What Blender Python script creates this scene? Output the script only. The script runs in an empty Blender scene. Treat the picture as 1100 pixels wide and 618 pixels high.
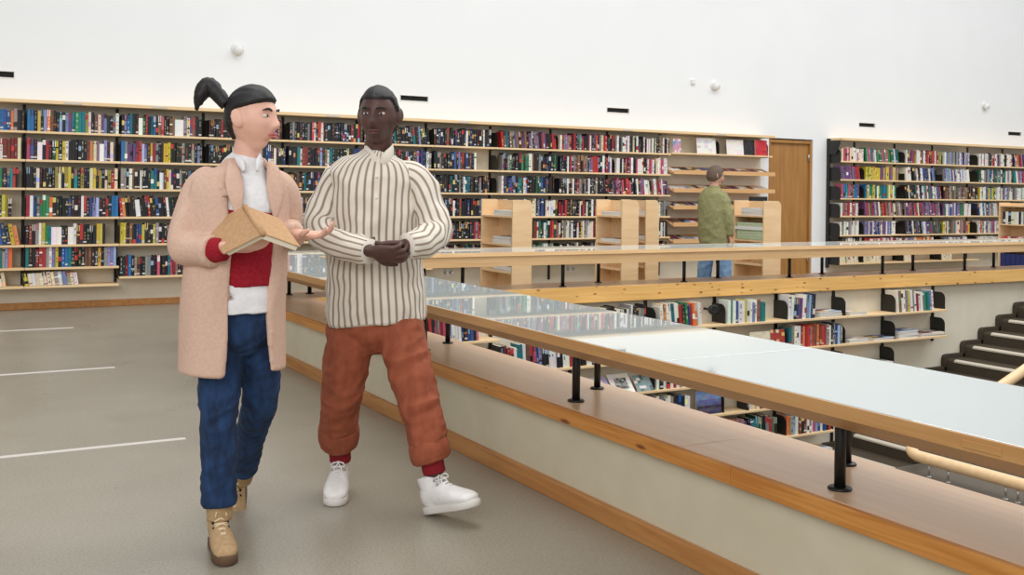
import bpy, bmesh, math, random
from mathutils import Vector, Matrix, noise

random.seed(7)
SC = bpy.context.scene
COL = SC.collection
V = Vector

# ------------------------------------------------------------------ colours and materials
def lin(c):
    return tuple(((v / 255) / 12.92 if v / 255 <= 0.04045 else ((v / 255 + 0.055) / 1.055) ** 2.4) for v in c)

def new_mat(name, rgb, rough=0.6, metal=0.0, spec=0.5):
    m = bpy.data.materials.new(name)
    m.use_nodes = True
    b = m.node_tree.nodes['Principled BSDF']
    b.inputs['Base Color'].default_value = (*lin(rgb), 1)
    b.inputs['Roughness'].default_value = rough
    b.inputs['Metallic'].default_value = metal
    b.inputs['Specular IOR Level'].default_value = spec
    return m

def nd(m, typ, **kw):
    n = m.node_tree.nodes.new(typ)
    for k, v in kw.items():
        if k in n.inputs.keys():
            n.inputs[k].default_value = v
        else:
            setattr(n, k, v)
    return n

def lk(m, a, b):
    m.node_tree.links.new(a, b)

def noisy(name, c1, c2, scale=(1, 1, 1), nscale=8.0, detail=6.0, rough=0.6, bump=0.0, spec=0.5, lo=0.35, hi=0.65, distort=0.0):
    """two colours mixed by stretched noise in object space"""
    m = new_mat(name, c1, rough, 0, spec)
    b = m.node_tree.nodes['Principled BSDF']
    tc = nd(m, 'ShaderNodeTexCoord')
    mp = nd(m, 'ShaderNodeMapping')
    mp.inputs['Scale'].default_value = scale
    no = nd(m, 'ShaderNodeTexNoise')
    no.inputs['Scale'].default_value = nscale
    no.inputs['Detail'].default_value = detail
    no.inputs['Distortion'].default_value = distort
    cr = nd(m, 'ShaderNodeValToRGB')
    cr.color_ramp.elements[0].position = lo
    cr.color_ramp.elements[1].position = hi
    cr.color_ramp.elements[0].color = (*lin(c1), 1)
    cr.color_ramp.elements[1].color = (*lin(c2), 1)
    lk(m, tc.outputs['Object'], mp.inputs['Vector'])
    lk(m, mp.outputs['Vector'], no.inputs['Vector'])
    lk(m, no.outputs['Fac'], cr.inputs['Fac'])
    lk(m, cr.outputs['Color'], b.inputs['Base Color'])
    if bump:
        bp = nd(m, 'ShaderNodeBump')
        bp.inputs['Strength'].default_value = bump
        bp.inputs['Distance'].default_value = 0.01
        lk(m, no.outputs['Fac'], bp.inputs['Height'])
        lk(m, bp.outputs['Normal'], b.inputs['Normal'])
    return m

def add_knots(m, scale, rgb, rad=0.16, keep=0.75):
    """scattered dark knots on a wood material"""
    b = m.node_tree.nodes['Principled BSDF']
    src = b.inputs['Base Color'].links[0].from_socket
    tc = nd(m, 'ShaderNodeTexCoord')
    mp = nd(m, 'ShaderNodeMapping')
    mp.inputs['Scale'].default_value = scale
    vo = nd(m, 'ShaderNodeTexVoronoi')
    vo.inputs['Scale'].default_value = 1.0
    cr = nd(m, 'ShaderNodeMapRange')
    cr.inputs['From Min'].default_value = rad
    cr.inputs['From Max'].default_value = rad * 0.5
    sep = nd(m, 'ShaderNodeSeparateColor')
    gt = nd(m, 'ShaderNodeMath', operation='GREATER_THAN')
    gt.inputs[1].default_value = keep
    mul = nd(m, 'ShaderNodeMath', operation='MULTIPLY')
    mix = nd(m, 'ShaderNodeMix', data_type='RGBA')
    lk(m, tc.outputs['Object'], mp.inputs['Vector'])
    lk(m, mp.outputs['Vector'], vo.inputs['Vector'])
    lk(m, vo.outputs['Distance'], cr.inputs['Value'])
    lk(m, vo.outputs['Color'], sep.inputs['Color'])
    lk(m, sep.outputs[0], gt.inputs[0])
    lk(m, gt.outputs[0], mul.inputs[0])
    lk(m, cr.outputs[0], mul.inputs[1])
    lk(m, mul.outputs[0], mix.inputs[0])
    lk(m, src, mix.inputs[6])
    mix.inputs[7].default_value = (*lin(rgb), 1)
    lk(m, mix.outputs[2], b.inputs['Base Color'])

M = {}
M['wall'] = noisy('white_plaster', (238, 240, 241), (240, 242, 243), nscale=1.5, rough=0.9, spec=0.2)
M['cream'] = noisy('cream_plaster', (224, 216, 197), (230, 222, 204), nscale=5, rough=0.9, spec=0.2, bump=0.05)
M['parapet'] = noisy('parapet_plaster', (206, 197, 172), (211, 203, 179), nscale=6, rough=0.85, spec=0.2, bump=0.08)
M['ledge_top'] = noisy('ledge_pine_worn', (222, 184, 150), (228, 194, 162), scale=(9, 0.5, 9), nscale=3, rough=0.28, spec=0.5, distort=0.6)
M['ledge_face'] = noisy('ledge_pine_face', (190, 122, 52), (214, 150, 76), scale=(14, 0.6, 14), nscale=3, rough=0.45, distort=1.2)
add_knots(M['ledge_face'], (12, 4.2, 16), (120, 62, 22), 0.2, 0.72)
M['fascia'] = noisy('far_fascia_pine', (232, 178, 98), (244, 198, 124), scale=(0.5, 14, 16), nscale=3, rough=0.5, distort=0.8)
add_knots(M['fascia'], (9, 10, 22), (150, 88, 36), 0.26, 0.62)
M['oak'] = noisy('counter_oak', (182, 134, 80), (194, 148, 94), scale=(10, 0.5, 10), nscale=4, rough=0.4, distort=0.5)
M['birch_rail'] = noisy('counter_birch', (226, 184, 132), (236, 198, 148), scale=(0.5, 10, 10), nscale=4, rough=0.45, distort=0.5)
M['birch'] = noisy('birch_ply', (228, 192, 146), (236, 203, 160), scale=(0.8, 6, 6), nscale=3, rough=0.5, distort=0.4)
M['birch_edge'] = noisy('birch_shelf', (232, 200, 152), (240, 211, 168), scale=(0.6, 12, 12), nscale=3, rough=0.5)
M['tray'] = noisy('tray_ply', (214, 166, 112), (224, 180, 128), scale=(0.6, 8, 8), nscale=3, rough=0.5)
M['door'] = noisy('door_veneer', (160, 112, 58), (176, 128, 70), scale=(6, 6, 0.5), nscale=3, rough=0.45, distort=0.5)
M['base_wood'] = noisy('baseboard_pine', (176, 118, 62), (196, 140, 82), scale=(8, 0.5, 8), nscale=4, rough=0.45, distort=0.8)
M['black'] = new_mat('black_steel', (22, 22, 22), 0.4)
M['plate'] = new_mat('black_lacquered_plate', (30, 30, 29), 0.5)
M['whitep'] = new_mat('white_plastic', (232, 232, 230), 0.45)
M['dark'] = new_mat('dark_opening', (14, 14, 14), 0.8)
M['steel'] = new_mat('brushed_steel', (190, 188, 184), 0.3, 0.9)
M['strip'] = new_mat('white_floor_strip', (206, 200, 192), 0.6)
M['carpet'] = noisy('grey_carpet', (92, 86, 78), (112, 105, 96), nscale=120, rough=0.95, spec=0.1, bump=0.3)
M['nosing'] = new_mat('stair_nosing', (200, 192, 176), 0.6)
M['carpet_dark'] = noisy('dark_carpet', (66, 58, 48), (84, 75, 64), nscale=120, rough=0.95, spec=0.1, bump=0.3)

# polished grey floor with fine specks
m = noisy('polished_floor', (146, 139, 125), (157, 150, 136), nscale=1.3, detail=5, rough=0.34, spec=0.4, lo=0.3, hi=0.7)
b = m.node_tree.nodes['Principled BSDF']
src = b.inputs['Base Color'].links[0].from_socket
tc = nd(m, 'ShaderNodeTexCoord')
n2 = nd(m, 'ShaderNodeTexNoise')
n2.inputs['Scale'].default_value = 95
n2.inputs['Detail'].default_value = 8
n2.inputs['Roughness'].default_value = 0.8
mr = nd(m, 'ShaderNodeMapRange')
mr.inputs['From Min'].default_value = 0.3
mr.inputs['From Max'].default_value = 0.7
mr.inputs['To Min'].default_value = 0.60
mr.inputs['To Max'].default_value = 1.40
mx = nd(m, 'ShaderNodeMix', data_type='RGBA', blend_type='MULTIPLY')
mx.inputs[0].default_value = 1.0
lk(m, tc.outputs['Object'], n2.inputs['Vector'])
lk(m, n2.outputs['Fac'], mr.inputs['Value'])
lk(m, src, mx.inputs[6])
lk(m, mr.outputs[0], mx.inputs[7])
lk(m, mx.outputs[2], b.inputs['Base Color'])
n3 = nd(m, 'ShaderNodeTexNoise')
n3.inputs['Scale'].default_value = 2.0
m3 = nd(m, 'ShaderNodeMapRange')
m3.inputs['To Min'].default_value = 0.20
m3.inputs['To Max'].default_value = 0.42
lk(m, tc.outputs['Object'], n3.inputs['Vector'])
lk(m, n3.outputs['Fac'], m3.inputs['Value'])
lk(m, m3.outputs[0], b.inputs['Roughness'])
M['floor'] = m

# coated glass plate: partly mirrors the room, partly shows what lies below
m = bpy.data.materials.new('coated_glass')
m.use_nodes = True
nt = m.node_tree
nt.nodes.remove(nt.nodes['Principled BSDF'])
fr = nd(m, 'ShaderNodeFresnel')
fr.inputs['IOR'].default_value = 1.9
mr = nd(m, 'ShaderNodeMapRange')
mr.inputs['To Min'].default_value = 0.52
mr.inputs['To Max'].default_value = 1.0
tr = nd(m, 'ShaderNodeBsdfTransparent')
tr.inputs['Color'].default_value = (0.80, 0.90, 0.88, 1)
gl = nd(m, 'ShaderNodeBsdfGlossy')
gl.inputs['Color'].default_value = (0.97, 1.0, 0.995, 1)
gl.inputs['Roughness'].default_value = 0.02
ms = nd(m, 'ShaderNodeMixShader')
lk(m, fr.outputs[0], mr.inputs['Value'])
lk(m, mr.outputs[0], ms.inputs[0])
lk(m, tr.outputs[0], ms.inputs[1])
lk(m, gl.outputs[0], ms.inputs[2])
df = nd(m, 'ShaderNodeBsdfDiffuse')
df.inputs['Color'].default_value = (0.88, 0.93, 0.92, 1)
m2_ = nd(m, 'ShaderNodeMixShader')
m2_.inputs[0].default_value = 0.24
lk(m, ms.outputs[0], m2_.inputs[1])
lk(m, df.outputs[0], m2_.inputs[2])
lk(m, m2_.outputs[0], nt.nodes['Material Output'].inputs['Surface'])
M['glass'] = m

# printed matter: the colour of each face is stored on the mesh
m = new_mat('printed_cover', (128, 128, 128), 0.45)
at = nd(m, 'ShaderNodeAttribute')
at.attribute_name = 'Col'
lk(m, at.outputs['Color'], m.node_tree.nodes['Principled BSDF'].inputs['Base Color'])
M['print'] = m

# ------------------------------------------------------------------ mesh helpers
def link(name, me, mat=None, parent=None):
    o = bpy.data.objects.new(name, me)
    COL.objects.link(o)
    if mat is not None:
        for x in (mat if isinstance(mat, (list, tuple)) else [mat]):
            me.materials.append(x)
    if parent is not None:
        o.parent = parent
        o.matrix_parent_inverse = Matrix.Translation(-wloc(parent))
    return o

def wloc(o):
    """world location of an object of ours (things are never rotated; parts sit at the world origin)"""
    return V(o.location) if o.parent is None else V((0, 0, 0))

class MB:
    def __init__(self):
        self.bm = bmesh.new()

    def box(self, x0, x1, y0, y1, z0, z1, bev=0.0, mi=0):
        r = bmesh.ops.create_cube(self.bm, size=1.0)
        vs = r['verts']
        for v in vs:
            v.co = V((x0 + (v.co.x + .5) * (x1 - x0), y0 + (v.co.y + .5) * (y1 - y0), z0 + (v.co.z + .5) * (z1 - z0)))
        fs = list({f for v in vs for f in v.link_faces})
        for f in fs:
            f.material_index = mi
        if bev:
            es = list({e for v in vs for e in v.link_edges})
            bmesh.ops.bevel(self.bm, geom=es, offset=bev, segments=2, affect='EDGES', profile=0.5)
        return self

    def prism(self, poly, axis, a, b, bev=0.0, mi=0):
        """polygon in the plane across `axis` swept from a to b; poly gives the two other axes in xyz order"""
        def p(q, t):
            return V((t, q[0], q[1])) if axis == 'x' else V((q[0], t, q[1])) if axis == 'y' else V((q[0], q[1], t))
        v0 = [self.bm.verts.new(p(q, a)) for q in poly]
        v1 = [self.bm.verts.new(p(q, b)) for q in poly]
        n = len(poly)
        fs = [self.bm.faces.new(v0[::-1]), self.bm.faces.new(v1)]
        for i in range(n):
            fs.append(self.bm.faces.new((v0[i], v0[(i + 1) % n], v1[(i + 1) % n], v1[i])))
        for f in fs:
            f.material_index = mi
        bmesh.ops.recalc_face_normals(self.bm, faces=fs)
        if bev:
            es = list({e for f in fs for e in f.edges})
            bmesh.ops.bevel(self.bm, geom=es, offset=bev, segments=2, affect='EDGES', profile=0.5)
        return self

    def tube(self, pts, r, seg=16, mi=0, cap=True):
        loft(self.bm, [V(p) for p in pts], [(r, r) if not isinstance(r, (list, tuple)) else None for _ in pts] if not isinstance(r, (list, tuple)) else [(x, x) for x in r], V((0.3, 0.2, 1)).normalized(), seg, mi=mi)
        return self

    def lathe(self, prof, centre, seg=24, axis=V((0, 0, 1)), mi=0):
        """profile of (radius, height) turned about an axis through centre"""
        ax = V(axis).normalized()
        s = ax.orthogonal().normalized()
        t = ax.cross(s)
        rings = []
        for r, h in prof:
            rings.append([self.bm.verts.new(V(centre) + ax * h + (s * math.cos(k * 2 * math.pi / seg) + t * math.sin(k * 2 * math.pi / seg)) * max(r, 1e-5)) for k in range(seg)])
        fs = []
        for a, b_ in zip(rings, rings[1:]):
            for k in range(seg):
                fs.append(self.bm.faces.new((a[k], a[(k + 1) % seg], b_[(k + 1) % seg], b_[k])))
        fs.append(self.bm.faces.new(rings[0][::-1]))
        fs.append(self.bm.faces.new(rings[-1]))
        for f in fs:
            f.smooth = True
            f.material_index = mi
        bmesh.ops.recalc_face_normals(self.bm, faces=fs)
        return self

    def build(self, name, mat, parent=None, smooth=False):
        me = bpy.data.meshes.new(name)
        self.bm.to_mesh(me)
        self.bm.free()
        if smooth:
            for p in me.polygons:
                p.use_smooth = True
        return link(name, me, mat, parent)

def catmull(vals, n):
    """n samples per span through a list of Vectors / tuples"""
    vals = [V(v) for v in vals]
    out = []
    for i in range(len(vals) - 1):
        p0 = vals[max(i - 1, 0)]
        p1, p2 = vals[i], vals[i + 1]
        p3 = vals[min(i + 2, len(vals) - 1)]
        for k in range(n):
            t = k / n
            out.append(0.5 * ((2 * p1) + (-p0 + p2) * t + (2 * p0 - 5 * p1 + 4 * p2 - p3) * t * t + (-p0 + 3 * p1 - 3 * p2 + p3) * t ** 3))
    out.append(vals[-1])
    return out

def loft(bm, pts, radii, ref, seg=20, mi=0, shape=None, uv=None, uvo=(0, 1), round_ends=0.0):
    """elliptical rings along a path; radii = (across, along-ref) per point; `ref` keeps the rings from twisting"""
    pts = [V(p) for p in pts]
    ref = V(ref)
    if round_ends:
        t0 = (pts[0] - pts[1]).normalized()
        t1 = (pts[-1] - pts[-2]).normalized()
        r0, r1 = min(radii[0]) * round_ends, min(radii[-1]) * round_ends
        pre = [(pts[0] + t0 * r0 * math.sin(a), [x * math.cos(a) for x in radii[0]]) for a in (1.35, 0.9, 0.45)]
        post = [(pts[-1] + t1 * r1 * math.sin(a), [x * math.cos(a) for x in radii[-1]]) for a in (0.45, 0.9, 1.35)]
        pts = [p for p, _ in pre] + pts + [p for p, _ in post]
        radii = [tuple(r) for _, r in pre] + list(radii) + [tuple(r) for _, r in post]
    rings = []
    n = len(pts)
    for i in range(n):
        t = (pts[min(i + 1, n - 1)] - pts[max(i - 1, 0)]).normalized()
        f = ref - t * ref.dot(t)
        if f.length < 1e-3:
            f = t.orthogonal()
        f.normalize()
        s = f.cross(t).normalized()
        ring = []
        for k in range(seg):
            a = 2 * math.pi * k / seg
            ca, sa = math.cos(a), math.sin(a)
            q = 1.0 if shape is None else shape(a, i / (n - 1))
            ring.append(bm.verts.new(pts[i] + s * (ca * radii[i][0] * q) + f * (sa * radii[i][1] * q)))
        rings.append(ring)
    fs = []
    lay = bm.loops.layers.uv.verify() if uv else None
    for i in range(n - 1):
        for k in range(seg):
            f = bm.faces.new((rings[i][k], rings[i][(k + 1) % seg], rings[i + 1][(k + 1) % seg], rings[i + 1][k]))
            if uv:
                for l, (uu, vv) in zip(f.loops, ((k, i), (k + 1, i), (k + 1, i + 1), (k, i + 1))):
                    l[lay].uv = (uvo[0] + uv * uu / seg, uvo[1] * vv / (n - 1))
            fs.append(f)
    fs.append(bm.faces.new(rings[0][::-1]))
    fs.append(bm.faces.new(rings[-1]))
    for f in fs:
        f.smooth = True
        f.material_index = mi
    bmesh.ops.recalc_face_normals(bm, faces=fs)
    return rings

def limb(bm, pts, radii, ref, n=6, seg=20, **kw):
    """smooth tapering limb through joints"""
    radii = [(r, r) if not isinstance(r, (tuple, list)) else tuple(r) for r in radii]
    P_ = catmull(pts, n)
    R_ = [(max(v.x, 1e-4), max(v.y, 1e-4)) for v in catmull([V((r[0], r[1], 0)) for r in radii], n)]
    return loft(bm, P_, R_, ref, seg, **kw)

# ------------------------------------------------------------------ naming helpers
def tag(o, label, cat, group=None, kind=None):
    if label:
        o['label'] = label
    if cat:
        o['category'] = cat
    if group:
        o['group'] = group
    if kind:
        o['kind'] = kind
    return o

def thing(name, label, cat, loc=(0, 0, 0), group=None):
    o = bpy.data.objects.new(name, None)
    COL.objects.link(o)
    o.location = loc
    o.empty_display_size = 0.1
    return tag(o, label, cat, group)

def struct(o):
    o['kind'] = 'structure'
    return o

ORD = ('zeroth first second third fourth fifth sixth seventh eighth ninth tenth eleventh twelfth thirteenth fourteenth fifteenth sixteenth '
       'seventeenth eighteenth nineteenth twentieth twenty-first twenty-second twenty-third twenty-fourth twenty-fifth twenty-sixth '
       'twenty-seventh twenty-eighth twenty-ninth thirtieth thirty-first thirty-second thirty-third thirty-fourth thirty-fifth '
       'thirty-sixth thirty-seventh thirty-eighth thirty-ninth fortieth forty-first forty-second forty-third forty-fourth').split()

# ------------------------------------------------------------------ camera, light
cam = bpy.data.cameras.new('camera')
cam.sensor_width = 36
cam.lens = 36 * 1130 / 1100
cam.shift_y = -105 / 1100
cam.clip_end = 200
co = bpy.data.objects.new('camera', cam)
COL.objects.link(co)
co.matrix_world = Matrix.Translation((0, 0, 1.35)) @ Matrix.Rotation(math.radians(-29.45), 4, 'Z') @ Matrix.Rotation(math.pi / 2, 4, 'X') @ Matrix.Rotation(0.0129, 4, 'Z')
SC.camera = co

w = bpy.data.worlds.new('daylight')
SC.world = w
w.use_nodes = True
w.node_tree.nodes['Background'].inputs['Color'].default_value = (1.0, 1.0, 1.0, 1)
w.node_tree.nodes['Background'].inputs['Strength'].default_value = 0.50

def area(name, loc, size, power, rot=(0, 0, 0)):
    l = bpy.data.lights.new(name, 'AREA')
    l.shape = 'RECTANGLE'
    l.size, l.size_y = size
    l.energy = power
    l.color = (1.0, 0.998, 0.985)
    o = bpy.data.objects.new(name, l)
    COL.objects.link(o)
    o.location = loc
    o.rotation_euler = rot
    return o
area('skylight_over_the_void', (10, 5.0, 8.5), (20, 8), 1380)

area('fill_light_behind_camera', (-4.5, -4.5, 5.5), (8, 5), 620, V((7, 9.5, -4.7)).to_track_quat('-Z', 'Y').to_euler())  # added fill lamp behind the camera, brightens the people and the parapet
SC.view_settings.view_transform = 'Standard'
SC.view_settings.look = 'None'
SC.view_settings.gamma = 1
SC.view_settings.use_curve_mapping = False
SC.view_settings.exposure = 0.0

# ------------------------------------------------------------------ the setting
FW = 12.4            # far wall
VX, VY = 2.92, 8.52  # edges of the void
LW = 8.62            # wall of the lower floor under the far ledge
LF = -1.66           # lower floor

s = MB()
s.prism([(-7, -5), (2.86, -5), (2.86, 8.7), (24, 8.7), (24, 13.2), (-7, 13.2)], 'z', -0.3, 0.0)
struct(s.build('floor', M['floor']))
struct(MB().box(2.86, 24, -5, 8.7, LF - 0.2, LF).build('floor_lower', M['carpet']))

# far wall: left run, strip over the doorway, pier and right run, with slots cut for the vents
slots = [(0.45, 0.878), (5.35, 5.735), (8.54, 8.925), (13.61, 13.99), (17.49, 17.87)]
SZ0, SZ1 = 2.478, 2.54
wl = MB()
wl.box(-7, 11.62, FW, FW + 0.25, 0, 2.22)
wl.box(12.57, 24, FW, FW + 0.25, 0, 2.22)
wl.box(-7, 24, FW, FW + 0.25, 2.22, SZ0)
wl.box(-7, 24, FW, FW + 0.25, SZ1, 7.0)
xs = [-7] + [v for p in slots for v in p] + [24]
for a, b_ in zip(xs[::2], xs[1::2]):
    wl.box(a, b_, FW, FW + 0.25, SZ0, SZ1)
bmesh.ops.remove_doubles(wl.bm, verts=wl.bm.verts, dist=1e-5)
struct(wl.build('wall_far', M['wall']))
struct(MB().box(11.4, 12.9, FW + 0.3, FW + 0.4, 0, 2.5).build('wall_behind_doorway', M['cream']))

struct(MB().box(-7, 11.44, FW - 0.004, FW + 0.001, 0.0, 2.2).build('wall_far_cream', M['cream']))
struct(MB().box(12.9, 24, FW - 0.004, FW + 0.001, 0.0, 2.2).build('wall_far_right_cream', M['cream']))
# lower wall, parapet walls
struct(MB().box(2.86, 24, LW, LW + 0.15, LF, 0.26).build('wall_lower', M['cream']))
struct(MB().box(2.46, 2.88, -5, 9.0, 0.0, 0.36).build('wall_parapet', M['parapet']))
struct(MB().box(2.88, 24, 8.66, 8.98, 0.0, 0.36).build('wall_parapet_far', M['parapet']))
struct(MB().box(2.72, 2.86, -5, 8.7, LF, -0.3).build('wall_lower_near', M['cream']))

struct(MB().box(2.428, 2.46, -5, 8.99, 0.0, 0.078, 0.004).build('baseboard_parapet', M['base_wood']))
struct(MB().box(-7, 11.6, FW - 0.03, FW, 0.0, 0.07, 0.004).build('baseboard_far', M['base_wood']))
struct(MB().box(12.6, 24, FW - 0.03, FW, 0.0, 0.07, 0.004).build('baseboard_far_right', M['base_wood']))
for k, (x1, y, wd) in enumerate(((1.286, 10.63, 0.07), (1.281, 8.2, 0.055), (1.257, 5.735, 0.045))):
    struct(MB().box(-5, x1, y - wd / 2, y + wd / 2, -0.004, 0.002).build('trim_%d' % (k + 1), M['strip']))

# vents behind the wall slots
for k, (a, b_) in enumerate(slots):
    where = ['at the picture edge', 'beside the head of the man in stripes', 'above the middle of the long bookshelf',
             'above the bookcase next to the brown door', 'high on the wall, farthest from the door'][k]
    v = thing('air_vent', 'thin black slot vent in the white wall ' + where, 'vent', (a, FW, SZ0), 'slot vents in the white wall')
    MB().box(a, b_, FW + 0.02, FW + 0.05, SZ0 - 0.0, SZ1 + 0.0).build('backing', M['dark'], v)
    fr_ = MB()
    fr_.box(a - 0.012, b_ + 0.012, FW - 0.006, FW + 0.004, SZ1, SZ1 + 0.012, 0.002)
    fr_.box(a - 0.012, b_ + 0.012, FW - 0.006, FW + 0.004, SZ0 - 0.012, SZ0, 0.002)
    fr_.box(a - 0.012, a, FW - 0.006, FW + 0.004, SZ0, SZ1, 0.002)
    fr_.box(b_, b_ + 0.012, FW - 0.006, FW + 0.004, SZ0, SZ1, 0.002)
    fr_.build('frame', M['whitep'], v)

# small white fixtures on the far wall
for x, z, lab in ((3.26, 2.97, 'white wall detector above the woman with the ponytail'), (10.5, 2.975, 'white wall detector above the magazine racks'),
                  (16.8, 2.99, 'white wall detector above the bookcase beyond the door')):
    d = thing('wall_detector', lab, 'detector', (x, FW, z))
    MB().lathe([(0.07, 0), (0.075, 0.012), (0.07, 0.02)], (x, FW, z), axis=(0, -1, 0)).build('mount', M['whitep'], d)
    MB().lathe([(0.05, 0.0), (0.052, 0.05), (0.045, 0.075), (0.02, 0.085)], (x, FW - 0.018, z - 0.01), axis=(0, -1, -0.3)).build('sensor', M['whitep'], d)
tag(MB().box(10.05, 10.11, FW - 0.04, FW, 2.965, 3.04, 0.012).build('wall_sensor', M['whitep']), 'tiny white sensor box on the wall above the magazine racks', 'sensor')

def socket(x, z, y, label, n=2):
    t = thing('wall_socket', label, 'socket', (x, y, z))
    MB().box(x - 0.08 * n / 2, x + 0.08 * n / 2, y - 0.012, y, z - 0.04, z + 0.04, 0.004).build('cover_plate', M['whitep'], t)
    for k in range(n):
        MB().lathe([(0.03, 0), (0.03, 0.004), (0.026, 0.004), (0.024, 0.001)], (x + (k - (n - 1) / 2) * 0.08, y - 0.012, z), axis=(0, -1, 0)).build('outlet', M['steel'], t)
socket(2.75, 0.225, FW, 'double socket low on the wall under the shelves beside the coat')
socket(6.05, 0.26, FW, 'double socket low on the wall beside the first birch display case')
socket(7.95, 0.26, FW, 'double socket low on the wall under the shelves between the birch cases')
socket(15.55, 0.2, FW, 'triple socket low under the bookcase beyond the door', 3)

# door leaf in the recess
d = thing('door_1', None, None, (12.1, FW + 0.1, 0))
d['kind'] = 'structure'
MB().box(11.68, 12.53, FW + 0.06, FW + 0.11, 0.01, 2.15, 0.004).build('leaf', M['door'], d)
fb = MB()
fb.box(11.62, 11.68, FW + 0.02, FW + 0.12, 0, 2.2, 0.003)
fb.box(12.53, 12.57, FW + 0.02, FW + 0.12, 0, 2.2, 0.003)
fb.box(11.68, 12.53, FW + 0.02, FW + 0.12, 2.15, 2.2, 0.003)
fb.build('frame', M['door'], d)
for z in (0.3, 1.93):
    MB().tube([(12.525, FW + 0.045, z - 0.06), (12.525, FW + 0.045, z + 0.06)], 0.013).build('hinge', M['steel'], d)

# ------------------------------------------------------------------ ledges
def ledge_near():
    t = thing('wooden_ledge', 'worn pine ledge on the parapet beside the walking couple', 'ledge', (2.67, 4, 0.36))
    ys = [-5, 0.2, 3.05, 6.1, 9.02]
    for a, b_ in zip(ys, ys[1:]):
        MB().box(2.4455, 2.92, a + 0.001, b_ - 0.001, 0.36, 0.415, 0.004).build('ledge_board', M['ledge_top'], t)
    ys = [-5, -1, 1.2, 2.75, 3.93, 4.4, 6.5, 9.02]
    for a, b_ in zip(ys, ys[1:]):
        MB().box(2.42, 2.445, a + 0.001, b_ - 0.001, 0.352, 0.4145, 0.003).build('front_edge', M['ledge_face'], t)
    MB().box(2.885, 2.925, -5, VY, 0.26, 0.3599, 0.004).build('void_fascia', M['fascia'], t)
def ledge_far():
    t = thing('wooden_ledge', 'pale knotty pine ledge along the far side of the stairwell', 'ledge', (10, 8.77, 0.36))
    MB().box(2.93, 24, 8.545, 9.02, 0.36, 0.415, 0.006).build('ledge_board', M['ledge_top'], t)
    MB().box(2.93, 24, VY, 8.545, 0.262, 0.4145, 0.004).build('fascia', M['fascia'], t)
ledge_near()
ledge_far()

# ------------------------------------------------------------------ glass counters
def post(parent, x, y, r=0.0175, ztop=0.72):
    p = MB().tube([(x, y, 0.417), (x, y, ztop)], r, 20).build('post', M['black'], parent)
    MB().lathe([(r * 2.1, 0), (r * 2.1, 0.005), (r * 1.9, 0.008), (r * 1.1, 0.009)], (x, y, 0.415)).build('foot_flange', M['black'], p)

def counter_near():
    t = thing('glass_counter', 'long glass topped oak counter beside the walking couple', 'counter', (2.56, 4, 0.415))
    z = 0.775
    # walkway side: upright lip, then an underside that slopes in to the posts
    MB().prism([(2.205, z - 0.002), (2.205, z - 0.040), (2.40, 0.652), (2.44, 0.652), (2.44, z - 0.016), (2.215, z - 0.016), (2.215, z - 0.002)], 'y', -5, 9.2, 0.0).build('walkway_rail', M['oak'], t)
    MB().prism([(2.90, z - 0.016), (2.90, 0.65), (2.85, 0.65), (2.85, z - 0.016)], 'y', -5, 8.5).build('void_rail', M['oak'], t)
    ys = [-5, -2.2, 0.35, 2.86, 5.36, 7.3, 9.195]
    for a, b_ in zip(ys, ys[1:]):
        MB().box(2.217, 2.915, a + 0.003, b_ - 0.003, z - 0.015, z - 0.001, 0.0015).build('glass_pane', M['glass'], t)
    for y in (-0.72, 0.83, 2.385, 3.92, 5.53, 7.1, 8.66):
        post(t, 2.553, y, 0.018)
        post(t, 2.805, y + 0.205, 0.0155)
    for y in (1.62, 3.1, 3.98, 4.95, 6.1):
        MB().box(2.202, 2.206, y - 0.05, y + 0.055, z - 0.032, z - 0.014, 0.001).build('label_holder', M['oak'], t)

def counter_far():
    t = thing('glass_counter', 'long glass topped birch counter on the far side of the stairwell', 'counter', (10, 8.85, 0.415))
    z = 0.775
    MB().prism([(8.45, z + 0.0), (8.445, z - 0.036), (8.46, z - 0.04), (8.465, 0.645), (8.52, 0.645), (8.52, z - 0.016), (8.46, z - 0.016), (8.46, z)], 'x', 2.93, 24).build('void_rail', M['birch_rail'], t)
    MB().prism([(9.16, z), (9.16, z - 0.04), (9.0, 0.652), (8.96, 0.652), (8.96, z - 0.016), (9.15, z - 0.016), (9.15, z)], 'x', 2.93, 24).build('walkway_rail', M['birch_rail'], t)
    xs = [2.93, 5.3, 8.0, 10.7, 13.4, 16.1, 18.8, 24]
    for a, b_ in zip(xs, xs[1:]):
        MB().box(a + 0.003, b_ - 0.003, 8.462, 9.148, z - 0.015, z - 0.001, 0.0015).build('glass_pane', M['glass'], t)
    for x in (3.98, 5.46, 6.95, 8.43, 9.91, 11.38, 12.86, 14.34):
        post(t, x, 8.645, 0.018)
    for x in (3.0, 4.5, 6.05, 7.62, 9.19, 10.74, 12.29, 13.85):
        post(t, x, 8.9, 0.018)
counter_near()
counter_far()

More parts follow.
